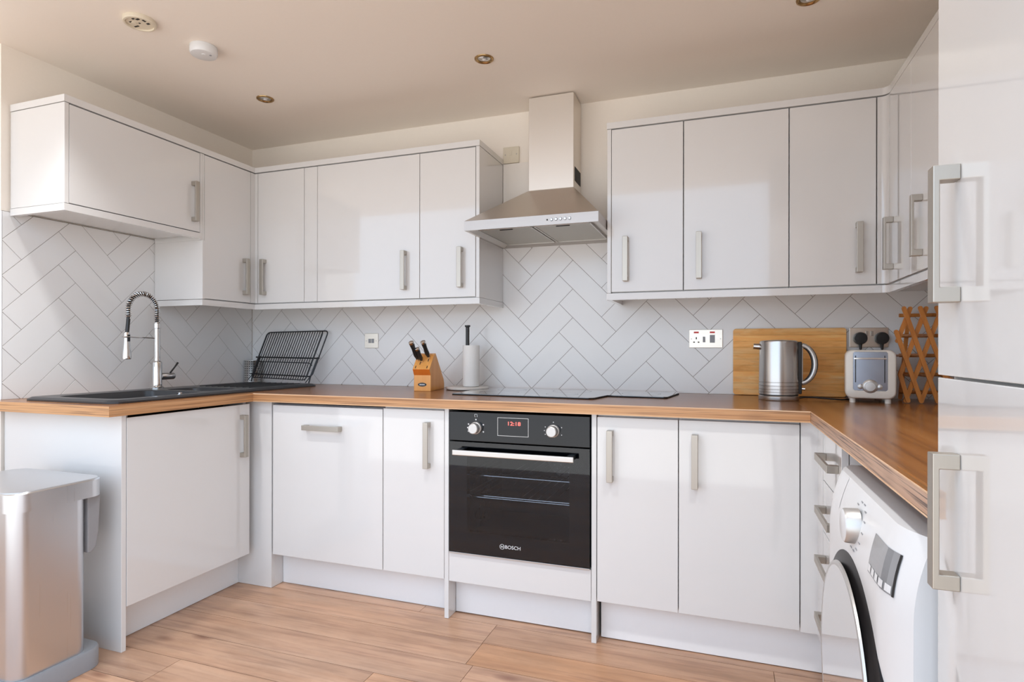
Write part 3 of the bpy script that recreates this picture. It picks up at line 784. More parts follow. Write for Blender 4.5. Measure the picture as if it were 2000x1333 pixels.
bm = bmesh.new(); tube(bm, hp, 0.0022, 6); obj('spring', bm, M['chrome'], t, smooth=True)
bm = bmesh.new(); tube(bm, [top[-1], Vector((TX, cy_-0.075, 1.235)), Vector((TX, cy_-0.080, 1.185))], 0.0085, 10); obj('lower_hose', bm, M['black'], t, smooth=True)
hy = cy_-0.082
bm = bmesh.new(); lathe(bm, [(0.011, 1.192), (0.0135, 1.188), (0.0135, 1.150), (0.016, 1.120), (0.0195, 1.095), (0.0205, 1.075), (0.019, 1.068), (0, 1.068)], (TX, hy, 0), n=24)
hd = obj('spray_head', bm, M['chrome'], t, smooth=True)
obj('spray_button', B((TX+0.010, TX+0.0165, hy-0.006, hy+0.006, 1.150, 1.182)), M['black'], hd, bevel=0.001)
bm = bmesh.new(); tube(bm, [(TX, TY-0.008, 1.168), (TX, hy+0.016, 1.171)], 0.0032, 8); tube(bm, arcpts((TX, hy, 1.171), 0.0165, 0, 360, 20, (1,0,0), (0,1,0))[:-1], 0.003, 8, closed=True)
obj('support_arm', bm, M['chrome'], t, smooth=True)
bm = bmesh.new(); lathe(bm, [(0.016, 0.018), (0.016, 0.022), (0.0175, 0.026), (0.0175, 0.088), (0.015, 0.092), (0, 0.092)], (TX, TY, 0.982), axis='y', n=24)
ho = obj('mixer_valve', bm, M['chrome'], t, smooth=True)
bm = bmesh.new(); tube(bm, [(TX, TY+0.074, 0.998), (TX, TY+0.098, 1.024), (TX, TY+0.117, 1.047)], [0.0042, 0.0038, 0.005], 8); obj('lever', bm, M['black'], ho, smooth=True)

# ------------------------------------------------------------------ cutlery pot
PX_, PY_ = 0.056, -0.056
t = thing('cutlery_pot', 'perforated steel cutlery pot behind the black rack in the left corner', 'pot', (PX_, PY_, WZ1))
bm = bmesh.new()
lathe(bm, [(0, 0.001), (0.044, 0.001), (0.047, 0.004), (0.047, 0.132), (0.0485, 0.135), (0.0485, 0.138), (0.045, 0.138), (0.045, 0.006), (0, 0.006)], (PX_, PY_, WZ1), n=40, cap=False)
obj('body', bm, M['perf'], t, smooth=True)

# ------------------------------------------------------------------ folded dish rack leaning in the corner
BLc, BRc, TLc, TRc = Vector((0.122, -0.150, 0.931)), Vector((0.517, -0.118, 0.916)), Vector((0.146, -0.030, 1.216)), Vector((0.582, -0.026, 1.222))
def rp(u, v, off=0.0):
    p = BLc.lerp(BRc, u).lerp(TLc.lerp(TRc, u), v)
    nrm = (BRc-BLc).cross(TLc-BLc).normalized()
    return p + nrm*off
t = thing('dish_rack', 'black wire dish rack folded flat and leaning in the corner', 'dish rack', ((BLc+BRc)/2))
def framepts(u0, u1, v0, v1, ru, rv, off, chamfer=False):
    out = []
    for cu, cv, a in ((u1-ru, v1-rv, 0), (u0+ru, v1-rv, 90), (u0+ru, v0+rv, 180), (u1-ru, v0+rv, 270)):
        for k in range(6):
            th = radians(a+90*k/5); out.append(rp(cu+ru*cos(th), cv+rv*sin(th), off))
    return out
bm = bmesh.new(); tube(bm, framepts(0.0, 1.0, 0.14, 1.0, 0.05, 0.07, 0.0), 0.0036, 8, closed=True); obj('outer_frame', bm, M['blackwire'], t, smooth=True)
bm = bmesh.new(); tube(bm, framepts(0.03, 0.94, 0.06, 0.985, 0.05, 0.07, 0.010), 0.0028, 8, closed=True); obj('inner_frame', bm, M['blackwire'], t, smooth=True)
bm = bmesh.new()
tube(bm, [rp(-0.03, 0.475, 0.004), rp(1.02, 0.475, 0.004)], 0.0042, 8)
tube(bm, [rp(-0.02, 0.13, 0.006), rp(1.0, 0.13, 0.006)], 0.0030, 8)
tube(bm, [rp(0.05, 0.375, 0.012), rp(0.90, 0.375, 0.012), rp(0.96, 0.33, 0.012)], 0.0026, 8)
obj('cross_bars', bm, M['blackwire'], t, smooth=True)
for i in range(23):
    u = 0.055+0.87*i/22
    bm = bmesh.new(); tube(bm, [rp(u, 0.05, 0.008), rp(u, 0.988, 0.008)], 0.0024, 6); obj('wire', bm, M['blackwire'], t, smooth=True)
for u in (0.02, 0.985):
    bm = bmesh.new(); tube(bm, [rp(u, 0.5, 0.0), rp(u-0.012, 0.13, -0.004), rp(u, -0.005, -0.006)], 0.0042, 8)
    tube(bm, [rp(u-0.05, 0.02, 0.0), rp(u-0.01, 0.13, 0.0)], 0.0026, 6)
    obj('leg', bm, M['blackwire'], t, smooth=True)

# ------------------------------------------------------------------ knife block and knives
def rotz(c, a): return Matrix.Translation(c) @ Matrix.Rotation(a, 4, 'Z') @ Matrix.Translation(-Vector(c))
kx0, kx1 = 1.300, 1.388
KC = Vector((1.344, -0.31, WZ1)); KR = radians(7)
t = thing('knife_block', 'light wooden knife block with an oval badge on the back worktop', 'knife block', (1.344, -0.2, WZ1))
prof = [(-0.310, 0.0), (-0.310, 0.078), (-0.328, 0.108), (-0.262, 0.180), (-0.238, 0.186), (-0.118, 0.052), (-0.108, 0.030), (-0.108, 0.0)]
bm = bmesh.new(); prism(bm, [(a, WZ1+b) for a, b in prof], 'x', kx0, kx1)
bmesh.ops.transform(bm, matrix=rotz(KC, KR), verts=bm.verts)
o = obj('block', bm, [M['block'], M['blockdark']], t, bevel=0.002)
for p in o.data.polygons:
    if p.normal.z < -0.3 and p.normal.y < -0.3: p.material_index = 1
# slots on the sloping face
sl = Vector((0, -0.262+0.328, 0.180-0.108)).normalized(); nn = Vector((0, -sl.z, sl.y))
for (x, s0, s1) in ((1.330, 0.030, 0.075), (1.368, 0.050, 0.088), (1.313, 0.006, 0.022), (1.372, 0.006, 0.022)):
    base = Vector((x, -0.328, WZ1+0.108))
    bm = bmesh.new(); a = base+sl*s0; b = base+sl*s1
    vs = []
    for P_, dx in ((a, -0.002), (a, 0.002), (b, 0.002), (b, -0.002)): vs.append(bm.verts.new(P_+Vector((dx, 0, 0))+nn*0.0008))
    bm.faces.new(vs)
    bmesh.ops.transform(bm, matrix=rotz(KC, KR), verts=bm.verts); obj('slot', bm, M['dark'], t)
# oval badge (lettering on it is not readable in the photograph)
bm = bmesh.new()
ov = [(1.344+0.0225*cos(2*pi*i/28), WZ1+0.032+0.0095*sin(2*pi*i/28)) for i in range(28)]
prism(bm, ov, 'y', -0.3112, -0.3098); bmesh.ops.transform(bm, matrix=rotz(KC, KR), verts=bm.verts); bd = obj('badge', bm, M['black'], t)
bm = bmesh.new()
for k in range(5): box(bm, 1.3305+0.0055*k, 1.3345+0.0055*k, -0.3118, -0.3111, WZ1+0.029, WZ1+0.035)
bmesh.ops.transform(bm, matrix=rotz(KC, KR), verts=bm.verts); obj('badge_lettering', bm, M['mark'], bd)
kd = Vector((0, -0.60, 0.80)).normalized()
for (x, s, ln, hr, lb) in ((1.314, 0.056, 0.118, 0.0118, 'black-handled knife leaning furthest left in the block'), (1.338, 0.046, 0.088, 0.0110, 'shorter black-handled knife in front of the leftmost one'), (1.368, 0.070, 0.108, 0.0115, 'black-handled knife at the right of the block')):
    p0 = Vector((x, -0.328, WZ1+0.108))+sl*s
    t = thing('kitchen_knife', lb, 'knife', rotz(KC, KR) @ p0, 'knives in the wooden block')
    tilt = Vector((-0.16, 0, 0))
    d = (kd+tilt*0.5).normalized()
    bm = bmesh.new(); tube(bm, [p0+d*0.0015, p0+d*0.012], [0.0062, 0.0066], 10); bmesh.ops.transform(bm, matrix=rotz(KC, KR), verts=bm.verts); obj('bolster', bm, M['chrome'], t, smooth=True)
    bm = bmesh.new(); tube(bm, [p0+d*0.0115, p0+d*(0.3*ln), p0+d*(0.62*ln), p0+d*(0.88*ln)], [0.0065, hr, hr*0.85, hr*1.05], 12)
    bmesh.ops.transform(bm, matrix=rotz(KC, KR), verts=bm.verts); h = obj('handle', bm, M['black'], t, smooth=True)
    bm = bmesh.new(); tube(bm, [p0+d*(0.88*ln), p0+d*(0.97*ln), p0+d*ln], [hr*1.07, hr*1.1, hr*0.6], 12); bmesh.ops.transform(bm, matrix=rotz(KC, KR), verts=bm.verts); obj('pommel', bm, M['chrome'], t, smooth=True)

# ------------------------------------------------------------------ kitchen roll on holder
RXc, RYc = 1.506, -0.128
t = thing('paper_towel_holder', 'kitchen roll holder with a round pale base and black rod', 'holder', (RXc, RYc, WZ1))
bm = bmesh.new(); lathe(bm, [(0.105, 0.0004), (0.1055, 0.003), (0.098, 0.0035)], (RXc, RYc, WZ1), n=48); obj('foot_ring', bm, M['black'], t, smooth=True)
bm = bmesh.new(); lathe(bm, [(0.108, 0.0036), (0.110, 0.007), (0.110, 0.013), (0.107, 0.016), (0, 0.016)], (RXc, RYc, WZ1), n=48); obj('base', bm, M['marble'], t, smooth=True)
bm = bmesh.new(); lathe(bm, [(0.0095, 0.0165), (0.0095, 0.318), (0.014, 0.322), (0.014, 0.329), (0, 0.330)], (RXc, RYc, WZ1), n=20); obj('rod', bm, M['black'], t, smooth=True)
t = obj('kitchen_roll', bmesh.new(), M['paper'])
bm = bmesh.new(); lathe(bm, [(0.0345, 0.018), (0.042, 0.018), (0.043, 0.020), (0.043, 0.224), (0.042, 0.226), (0.0345, 0.226), (0.0345, 0.018)], (RXc+0.020, RYc, WZ1), n=48, cap=False)
bm.to_mesh(t.data); bm.free()
for p in t.data.polygons: p.use_smooth = True
t.modifiers.new('edge_split', 'EDGE_SPLIT').split_angle = radians(38)
tag(t, 'white kitchen roll standing on the holder between knife block and hob', 'kitchen roll')

# ------------------------------------------------------------------ hob
t = thing('induction_hob', 'black glass hob with a stepped front edge on the back worktop', 'hob', (2.05, -0.28, WZ1))
bm = bmesh.new()
hp_ = [(1.585, -0.470), (2.215, -0.505), (2.235, -0.49), (2.262, -0.335), (2.50, -0.352), (2.515, -0.34), (2.545, -0.10), (2.54, -0.055), (1.60, -0.050), (1.585, -0.06)]
prism(bm, hp_, 'z', WZ1+0.0045, WZ1+0.0070); obj('glass', bm, M['hobglass'], t)
bm = bmesh.new(); _c = (2.05, -0.28); prism(bm, [(x+(0.0025 if x > _c[0] else -0.0025), y-0.003 if y < _c[1] or x > 2.23 and y < -0.2 else y) for x, y in hp_], 'z', WZ1+0.0004, WZ1+0.0044); obj('black_trim', bm, M['blacktrim'], t)
for (cx, cy, r) in ((1.76, -0.34, 0.09), (1.76, -0.16, 0.07), (2.06, -0.34, 0.07), (2.06, -0.15, 0.09), (2.39, -0.20, 0.085)):
    bm = bmesh.new(); lathe(bm, [(r, 0), (r+0.0012, 0)], (cx, cy, WZ1+0.0072), n=48, cap=False); obj('cooking_zone', bm, M['black'], t)

# ------------------------------------------------------------------ extractor hood
HZ0, HZ1, HY = 1.642, 1.684, -0.500
hx0, hx1 = 1.6535, 2.2535
t = thing('extractor_hood', 'stainless steel chimney extractor hood above the hob', 'extractor hood', (1.955, -0.1, HZ0))
bm = bmesh.new()
P0 = [(hx0, HY), (hx1, HY), (hx1, -0.002), (hx0, -0.002)]; P1 = [(1.843, -0.160), (2.068, -0.160), (2.068, -0.002), (1.843, -0.002)]
loft(bm, [[(x, y, HZ0) for x, y in P0], [(x, y, HZ1) for x, y in P0]], cap0=False, cap1=False)
obj('front_rim', bm, M['hoodlip'], t)
bm = bmesh.new()
loft(bm, [[(x, y, HZ1+0.0002) for x, y in P0], [(x, y, 1.888) for x, y in P1]], cap0=False, cap1=True)
obj('canopy', bm, M['hoodsteel'], t)
# hollow underside with two filters
bm = bmesh.new()
e = 0.02
ring = lambda a, z: [(hx0+a, HY+a, z), (hx1-a, HY+a, z), (hx1-a, -0.002-a, z), (hx0+a, -0.002-a, z)]
loft(bm, [ring(0, HZ0), ring(0.012, HZ0), ring(0.035, HZ0+0.012), ring(0.04, HZ0+0.014)], cap0=False, cap1=True)
obj('underside', bm, M['hoodsteel'], t)
def mesh_filter():
    m, N, L, P = newmat('filter_mesh')
    g = N.new('ShaderNodeNewGeometry'); ck = N.new('ShaderNodeTexChecker'); ck.inputs['Scale'].default_value = 320
    ck.inputs[1].default_value = (0.62, 0.60, 0.54, 1); ck.inputs[2].default_value = (0.36, 0.34, 0.30, 1)
    L.new(g.outputs['Position'], ck.inputs[0]); L.new(ck.outputs[0], P.inputs['Base Color'])
    P.inputs['Metallic'].default_value = 0.8; P.inputs['Roughness'].default_value = 0.45
    return m
M['filter'] = mesh_filter()
for (a, b) in ((1.705, 1.945), (1.965, 2.205)):
    f = obj('filter', B((a, b, HY+0.055, -0.06, HZ0+0.0085, HZ0+0.0135)), M['filter'], t, bevel=0.001)
    obj('filter_frame', B((a-0.004, b+0.004, HY+0.048, HY+0.055, HZ0+0.006, HZ0+0.0135), (a-0.004, b+0.004, -0.06, -0.053, HZ0+0.006, HZ0+0.0135),
        (a-0.005, a, HY+0.048, -0.053, HZ0+0.006, HZ0+0.0135), (b, b+0.005, HY+0.048, -0.053, HZ0+0.006, HZ0+0.0135)), M['steel'], f)
    obj('filter_latch', B(((a+b)/2-0.03, (a+b)/2+0.03, HY+0.07, HY+0.078, HZ0+0.0060, HZ0+0.0083)), M['dark'], f)
obj('chimney', B((1.8435, 2.0675, -0.1595, -0.003, 1.8885, 2.3395)), M['chimney'], t, bevel=0.0015)
obj('side_vent', B((2.0676, 2.0690, -0.135, -0.018, 1.925, 1.992)), M['dark'], t)
bm = bmesh.new(); lathe(bm, [(0, -0.0012), (0.0035, -0.0012), (0.0035, 0.0005)], (2.036, HY, 1.663), axis='y', n=14, cap=False); obj('indicator', bm, M['dark'], t)
for k in range(5):
    bm = bmesh.new(); lathe(bm, [(0, -0.0035), (0.0045, -0.0035), (0.0052, -0.002), (0.0052, 0.0003)], (2.055+0.0195*k, HY, 1.663), axis='y', n=18, cap=False); bt = obj('button', bm, M['chrome'], t, smooth=True)
    bm = bmesh.new(); lathe(bm, [(0.0053, -0.0006), (0.0064, -0.0006)], (2.055+0.0195*k, HY, 1.663), axis='y', n=18, cap=False); obj('button_ring', bm, M['dark'], bt)

# ------------------------------------------------------------------ wall plates
def screw(parent, x, z, y=-0.0062, r=0.0028):
    bm = bmesh.new(); lathe(bm, [(0, -0.0008), (r, -0.0006), (r, 0.0005)], (x, y, z), axis='y', n=12, cap=False); obj('screw', bm, M['nickel'], parent)
t = thing('light_switch', 'small square steel switch plate on the tiles left of the knife block', 'switch', (0.856, -0.003, 1.164))
obj('plate', B((0.8125, 0.8995, -0.0062, -0.0003, 1.1225, 1.2055)), M['socket'], t, bevel=0.0015)
for dx in (-0.010, 0.010): obj('rocker', B((0.856+dx-0.008, 0.856+dx+0.008, -0.0085, -0.0062, 1.151, 1.175)), M['grey'], t, bevel=0.001)
for x in (0.824, 0.888): screw(t, x, 1.163)
t = thing('blank_plate', 'old cream blanking plate high on the wall left of the hood chimney', 'wall plate', (1.695, 0.0, 2.127))
bm = bmesh.new(); box(bm, 1.6535, 1.741, -0.0070, 0.0035, 2.0855, 2.170)
bmesh.ops.rotate(bm, cent=(1.697, 0, 2.127), matrix=Matrix.Rotation(radians(0.6), 3, 'Y'), verts=bm.verts)
obj('plate', bm, M['beige'], t, bevel=0.0015)
for x in (1.666, 1.728): screw(t, x, 2.130, -0.0072, 0.0034)
obj('rocker', B((1.691, 1.703, -0.009, -0.007, 2.125, 2.150)), M['beige'], t, bevel=0.001)
t = thing('cooker_switch', 'steel cooker control plate with red markings and a socket', 'switch', (2.66, -0.003, 1.166))
obj('plate', B((2.587, 2.735, -0.0065, -0.0003, 1.124, 1.2095)), M['socket'], t, bevel=0.0015)
for x in (2.619, 2.690): obj('red_mark', B((x-0.011, x+0.011, -0.0078, -0.0064, 1.192, 1.200)), M['red'], t)
obj('rocker', B((2.679, 2.701, -0.0095, -0.0064, 1.148, 1.184)), M['grey'], t, bevel=0.001)
obj('rocker', B((2.648, 2.659, -0.0090, -0.0064, 1.150, 1.176)), M['grey'], t, bevel=0.001)
obj('socket_holes', B((2.6165, 2.6215, -0.0069, -0.0063, 1.164, 1.174), (2.605, 2.613, -0.0069, -0.0063, 1.148, 1.153), (2.625, 2.633, -0.0069, -0.0063, 1.148, 1.153)), M['dark'], t)
for x in (2.597, 2.726): screw(t, x, 1.166)
t = thing('double_socket', 'steel double wall socket above the cream toaster', 'socket', (3.323, -0.003, 1.168))
obj('plate', B((3.2505, 3.3965, -0.0065, -0.0003, 1.1265, 1.2105)), M['socket'], t, bevel=0.0015)
for x in (3.316, 3.335): obj('rocker', B((x-0.005, x+0.005, -0.0092, -0.0064, 1.175, 1.196)), M['nickel'], t, bevel=0.001)
for x, lb in ((3.290, 'round black plug in the left of the double socket'), (3.370, 'round black plug in the right of the double socket')):
    t = thing('plug', lb, 'plug', (x, -0.03, 1.164), 'plugs in the double socket')
    bm = bmesh.new(); lathe(bm, [(0.021, -0.0068), (0.0255, -0.010), (0.0265, -0.022), (0.0235, -0.034), (0, -0.036)], (x, 0, 1.165), axis='y', n=28, cap=False); obj('body', bm, M['black'], t, smooth=True)
    bm = bmesh.new(); tube(bm, [(x, -0.02, 1.146), (x, -0.02, 1.128), (x, -0.021, 1.118)], [0.008, 0.0055, 0.005], 10); obj('cord_grip', bm, M['black'], t, smooth=True)
    bm = bmesh.new(); tube(bm, [(x, -0.021, 1.119), (x, -0.022, 1.06), (x-0.004, -0.022, 0.98), (x-0.01, -0.024, 0.925), (x-0.03, -0.04, 0.9145)], 0.0034, 8); obj('cord', bm, M['black'], t, smooth=True)

# ------------------------------------------------------------------ cutting board
t = obj('cutting_board', bmesh.new(), M['bamboo'])
bm = bmesh.new(); prism(bm, rrect(2.780, 3.236, WZ1+0.001, 1.210, 0.012, 4), 'y', -0.028, -0.010)
bmesh.ops.rotate(bm, cent=(3.0, -0.01, WZ1), matrix=Matrix.Rotation(radians(-1.2), 3, 'X'), verts=bm.verts)
bmesh.ops.translate(bm, vec=(0, -0.004, 0.0005), verts=bm.verts)
bm.to_mesh(t.data); bm.free(); md = t.modifiers.new('bevel', 'BEVEL'); md.width = 0.002; md.segments = 2; md.limit_method = 'ANGLE'
tag(t, 'large bamboo cutting board leaning on the tiles behind the kettle', 'cutting board')

# ------------------------------------------------------------------ kettle
KX, KY = 2.951, -0.245
t = thing('kettle', 'brushed steel cylindrical kettle in front of the bamboo board', 'kettle', (KX, KY, WZ1))
bm = bmesh.new(); lathe(bm, [(0.0765, 0.001), (0.0775, 0.004), (0.0775, 0.017), (0.075, 0.020)], (KX, KY, WZ1), n=48); obj('base', bm, M['steelz'], t, smooth=True)
bm = bmesh.new(); lathe(bm, [(0.073, 0.0202), (0.073, 0.0245)], (KX, KY, WZ1), n=48); obj('gap_ring', bm, M['black'], t, smooth=True)
bm = bmesh.new()
pr = [(0.0765, 0.0247)]
for z in (0.034, 0.046, 0.060): pr += [(0.0765, z-0.001), (0.0752, z), (0.0764, z+0.001)]
pr += [(0.0762, 0.072), (0.0748, 0.0732), (0.0748, 0.0745), (0.0760, 0.0757), (0.0735, 0.234), (0.072, 0.240), (0.066, 0.243), (0.02, 0.246), (0, 0.246)]
lathe(bm, pr, (KX, KY, WZ1), n=48); obj('body', bm, M['steelz'], t, smooth=True)
bm = bmesh.new(); tube(bm, [(KX-0.066, KY, WZ1+0.218), (KX-0.084, KY, WZ1+0.219), (KX-0.096, KY, WZ1+0.220)], [0.013, 0.0115, 0.011], 16); obj('spout', bm, M['steelz'], t, smooth=True)
# handle backing strip and D handle
bm = bmesh.new(); box(bm, KX+0.066, KX+0.085, KY-0.016, KY+0.016, WZ1+0.026, WZ1+0.238); hb = obj('handle_mount', bm, M['black'], t, bevel=0.004, seg=3)
hz0, hz1 = WZ1+0.072, WZ1+0.222
pts = []
for i in range(15):
    a = radians(-82+164*i/14); pts.append((KX+0.083+0.055*cos(a)-0.004, KY, (hz0+hz1)/2+0.078*sin(a)))
pts = [(KX+0.086, KY, hz0-0.002)]+pts[1:-1]+[(KX+0.086, KY, hz1+0.002)]
bm = bmesh.new(); tube(bm, pts, 0.0095, 12); obj('grip', bm, M['silver'], hb, smooth=True)
bm = bmesh.new(); tube(bm, [(p[0]-0.0062 if 0 < i < len(pts)-1 else p[0], p[1], p[2]) for i, p in enumerate(pts)], 0.0072, 10); tube(bm, [(p[0]+0.0052 if 0 < i < len(pts)-1 else p[0], p[1], p[2]) for i, p in enumerate(pts)], 0.0062, 10); obj('grip_lining', bm, M['black'], hb, smooth=True)
bm = bmesh.new(); tube(bm, [(KX+0.0855, KY, hz0), (KX+0.0855, KY, hz1)], 0.005, 8); obj('inner_strip', bm, M['silver'], hb, smooth=True)
bm = bmesh.new(); tube(bm, [(KX+0.080, KY-0.004, WZ1+0.048), (KX+0.097, KY-0.006, WZ1+0.047)], [0.005, 0.006], 10); obj('switch', bm, M['chrome'], t, smooth=True)
bm = bmesh.new(); tube(bm, [(KX+0.074, KY+0.004, WZ1+0.008), (KX+0.10, KY+0.02, WZ1+0.012), (KX+0.14, KY+0.03, WZ1+0.011), (KX+0.19, KY+0.02, WZ1+0.008), (KX+0.235, KY+0.03, WZ1+0.0045), (KX+0.275, KY+0.07, WZ1+0.0045)], 0.0034, 8); obj('cord', bm, M['black'], t, smooth=True)

# ------------------------------------------------------------------ toaster, seen from its end
tx0, tx1, ty0, ty1 = 3.184, 3.353, -0.312, -0.110
tz0, tz1 = WZ1+0.018, WZ1+0.205
t = thing('toaster', 'cream retro toaster with a chrome control panel below the double socket', 'toaster', (3.268, -0.19, WZ1))
bm = bmesh.new()
def tl(a, y): return [(x, y, z) for x, z in rrect(tx0+a, tx1-a, tz0+a, tz1-a, 0.026, 6)]
def tlin(y): return [(x, y, z) for x, z in rrect(tx0+0.027, tx1-0.027, tz0+0.030, tz1-0.006, 0.010, 6)]
loft(bm, [tl(0.006, ty1), tl(0, ty1-0.008), tl(0, ty0+0.008), tl(0.0025, ty0+0.002), tl(0.006, ty0), tlin(ty0), tlin(ty0+0.008)], cap0=True, cap1=True)
obj('shell', bm, M['cream'], t, smooth=True)
pan = obj('end_panel', B((tx0+0.0278, tx1-0.0278, ty0+0.0055, ty0+0.0078, tz0+0.031, tz1-0.008)), M['panelmetal'], t)
for x in (3.214, 3.310): obj('slot', B((x+0.004, x+0.0075, ty0+0.0045, ty0+0.0056, tz0+0.062, tz1-0.022)), M['black'], pan)
obj('lift_lever', B((3.214, 3.322, ty0-0.004, ty0+0.0045, tz1-0.036, tz1-0.030)), M['chrome'], pan, bevel=0.001)
bm = bmesh.new(); lathe(bm, [(0.027, 0.0045), (0.027, 0.001), (0.022, -0.003), (0.018, -0.004), (0.017, -0.012), (0, -0.013)], (3.268, ty0, tz0+0.047), axis='y', n=32, cap=False); obj('browning_dial', bm, M['silver'], pan, smooth=True)
for x in (3.236, 3.300):
    bm = bmesh.new(); lathe(bm, [(0.010, 0.0045), (0.010, 0.0), (0.007, -0.002), (0, -0.0025)], (x, ty0, tz0+0.046), axis='y', n=20, cap=False); obj('button', bm, M['silver'], pan, smooth=True)
for x in (tx0+0.026, tx1-0.026):
    for y in (ty0+0.025, ty1-0.03):
        bm = bmesh.new(); lathe(bm, [(0.0105, 0.0), (0.0105, 0.020)], (x, y, WZ1+0.0005), n=18); obj('foot', bm, M['cream'], t, smooth=True)
_tt = t
obj('bread_slots', B((tx0+0.045, tx0+0.072, ty0+0.04, ty1-0.03, tz1-0.001, tz1+0.0006), (tx1-0.072, tx1-0.045, ty0+0.04, ty1-0.03, tz1-0.001, tz1+0.0006)), M['dark'], t)

t.rotation_euler = (0, 0, radians(-9)); t.location = Vector(t.location)+Vector((0.017, 0.002, 0))

# ------------------------------------------------------------------ wooden lattice bottle rack
t = thing('lattice_rack', 'expanding wooden lattice bottle rack right of the toaster', 'rack', (3.5, -0.2, WZ1))
def slat(p0, p1, w, th):
    """rounded flat slat between two points in an x-z plane at y"""
    a, b = Vector(p0), Vector(p1); d = (b-a).normalized(); s = Vector((-d.z, 0, d.x))
    L = (b-a).length; out = []
    for i in range(7):
        th_ = radians(-90+180*i/6); out.append(b+d*(w/2*cos(th_))+s*(w/2*sin(th_)))
    for i in range(7):
        th_ = radians(90+180*i/6); out.append(a+d*(w/2*cos(th_))+s*(w/2*sin(th_)))
    bm = bmesh.new()
    A = [bm.verts.new(p+Vector((0, -th/2, 0))) for p in out]; C = [bm.verts.new(p+Vector((0, th/2, 0))) for p in out]
    bm.faces.new(A); bm.faces.new(C)
    for i in range(len(out)): bm.faces.new((A[i], A[(i+1) % len(out)], C[(i+1) % len(out)], C[i]))
    bmesh.ops.recalc_face_normals(bm, faces=bm.faces)
    return bm
YL = -0.245
def lat(x0, z0, x1, z1, yy): obj('slat', slat((x0, yy, z0), (x1, yy, z1), 0.0150, 0.008), M['lattice'], t)
for k in range(0, 5):
    xz = lambda z: 3.339+0.0535*k+0.31*(1.272-z)
    zt = 1.186 if k == 0 else 1.276
    zb = 0.919
    while xz(zb) > 3.615: zb += 0.01
    lat(xz(zb), zb, xz(zt), zt, YL-0.0045)
lat(3.405, 0.920, 3.379, 1.020, YL-0.0045)
for k in range(0, 5):
    xz = lambda z: 3.414+0.052*k-0.335*(1.275-z)
    zb = (1.150, 1.024, 0.919, 0.919, 0.919)[k]
    zt = 1.275
    while xz(zt) > 3.615: zt -= 0.01
    lat(xz(zb), zb, xz(zt), zt, YL+0.0045)
for z in (0.945, 1.017, 1.093, 1.173, 1.256):
    bm = bmesh.new(); tube(bm, [(3.412, -0.100, z), (3.61, -0.100, z)], 0.0075, 10); obj('dowel', bm, M['lattice'], t, smooth=True)
for (x, z) in ((3.4005, 1.093), (3.453, 1.093), (3.4265, 1.014), (3.4265, 1.173), (3.48, 1.173), (3.48, 1.014)):
    bm = bmesh.new(); tube(bm, [(x, YL+0.010, z), (x, -0.108, z)], 0.0045, 8); obj('cross_dowel', bm, M['lattice'], t, smooth=True)
for x in (3.42, 3.56):
    obj('rear_slat', slat((x, -0.085, 0.919), (x+0.03, -0.085, 1.27), 0.014, 0.007), M['lattice'], t)

# ------------------------------------------------------------------ oven
ox0, ox1, oyf = 1.6725, 2.2595, -0.690
oz0, ozm, oz1 = 0.2845, 0.7405, 0.8605
t = thing('built_in_oven', 'black glass built-in oven with a steel bar handle', 'oven', (1.965, -0.4, oz0))
bm = bmesh.new()
box(bm, ox0+0.01, ox1-0.01, -0.62, -0.10, 0.30, 0.3001+0.004); box(bm, ox0+0.01, ox1-0.01, -0.62, -0.10, 0.726, 0.73)
box(bm, ox0+0.01, ox0+0.014, -0.62, -0.10, 0.30, 0.73); box(bm, ox1-0.014, ox1-0.01, -0.62, -0.10, 0.30, 0.73); box(bm, ox0+0.01, ox1-0.01, -0.11, -0.10, 0.30, 0.73)
obj('cavity', bm, M['oveninside'], t)
bm = bmesh.new(); box(bm, ox0, ox1, oyf, -0.60, ozm+0.002, oz1); cp = obj('control_panel', bm, M['glassblack'], t, bevel=0.0015)
obj('bottom_trim', B((ox0, ox1, oyf-0.001, oyf+0.02, 0.2785, 0.2835)), M['steel'], t, bevel=0.0008)
# door: frame around a tinted window
wx0, wx1, wz0, wz1 = 1.752, 2.180, 0.372, 0.700
bm = bmesh.new()
for b in ((ox0, wx0, oz0, ozm-0.003), (wx1, ox1, oz0, ozm-0.003), (wx0, wx1, oz0, wz0), (wx0, wx1, wz1, ozm-0.003)):
    box(bm, b[0], b[1], oyf+0.0012, oyf+0.030, b[2], b[3])
od = obj('door', bm, M['glassblack'], t)
obj('door_glass', B((ox0, ox1, oyf, oyf+0.001, oz0, ozm-0.003)), M['ovenglass'], od)
bm = bmesh.new(); box(bm, 1.708, 2.208, oyf-0.050, oyf-0.040, 0.690, 0.712); hb = obj('handle', bm, M['steel'], od, bevel=0.003, seg=3)
for x in (1.728, 2.188): obj('handle_bracket', B((x-0.012, x+0.012, oyf-0.040, oyf, 0.693, 0.709)), M['black'], hb)
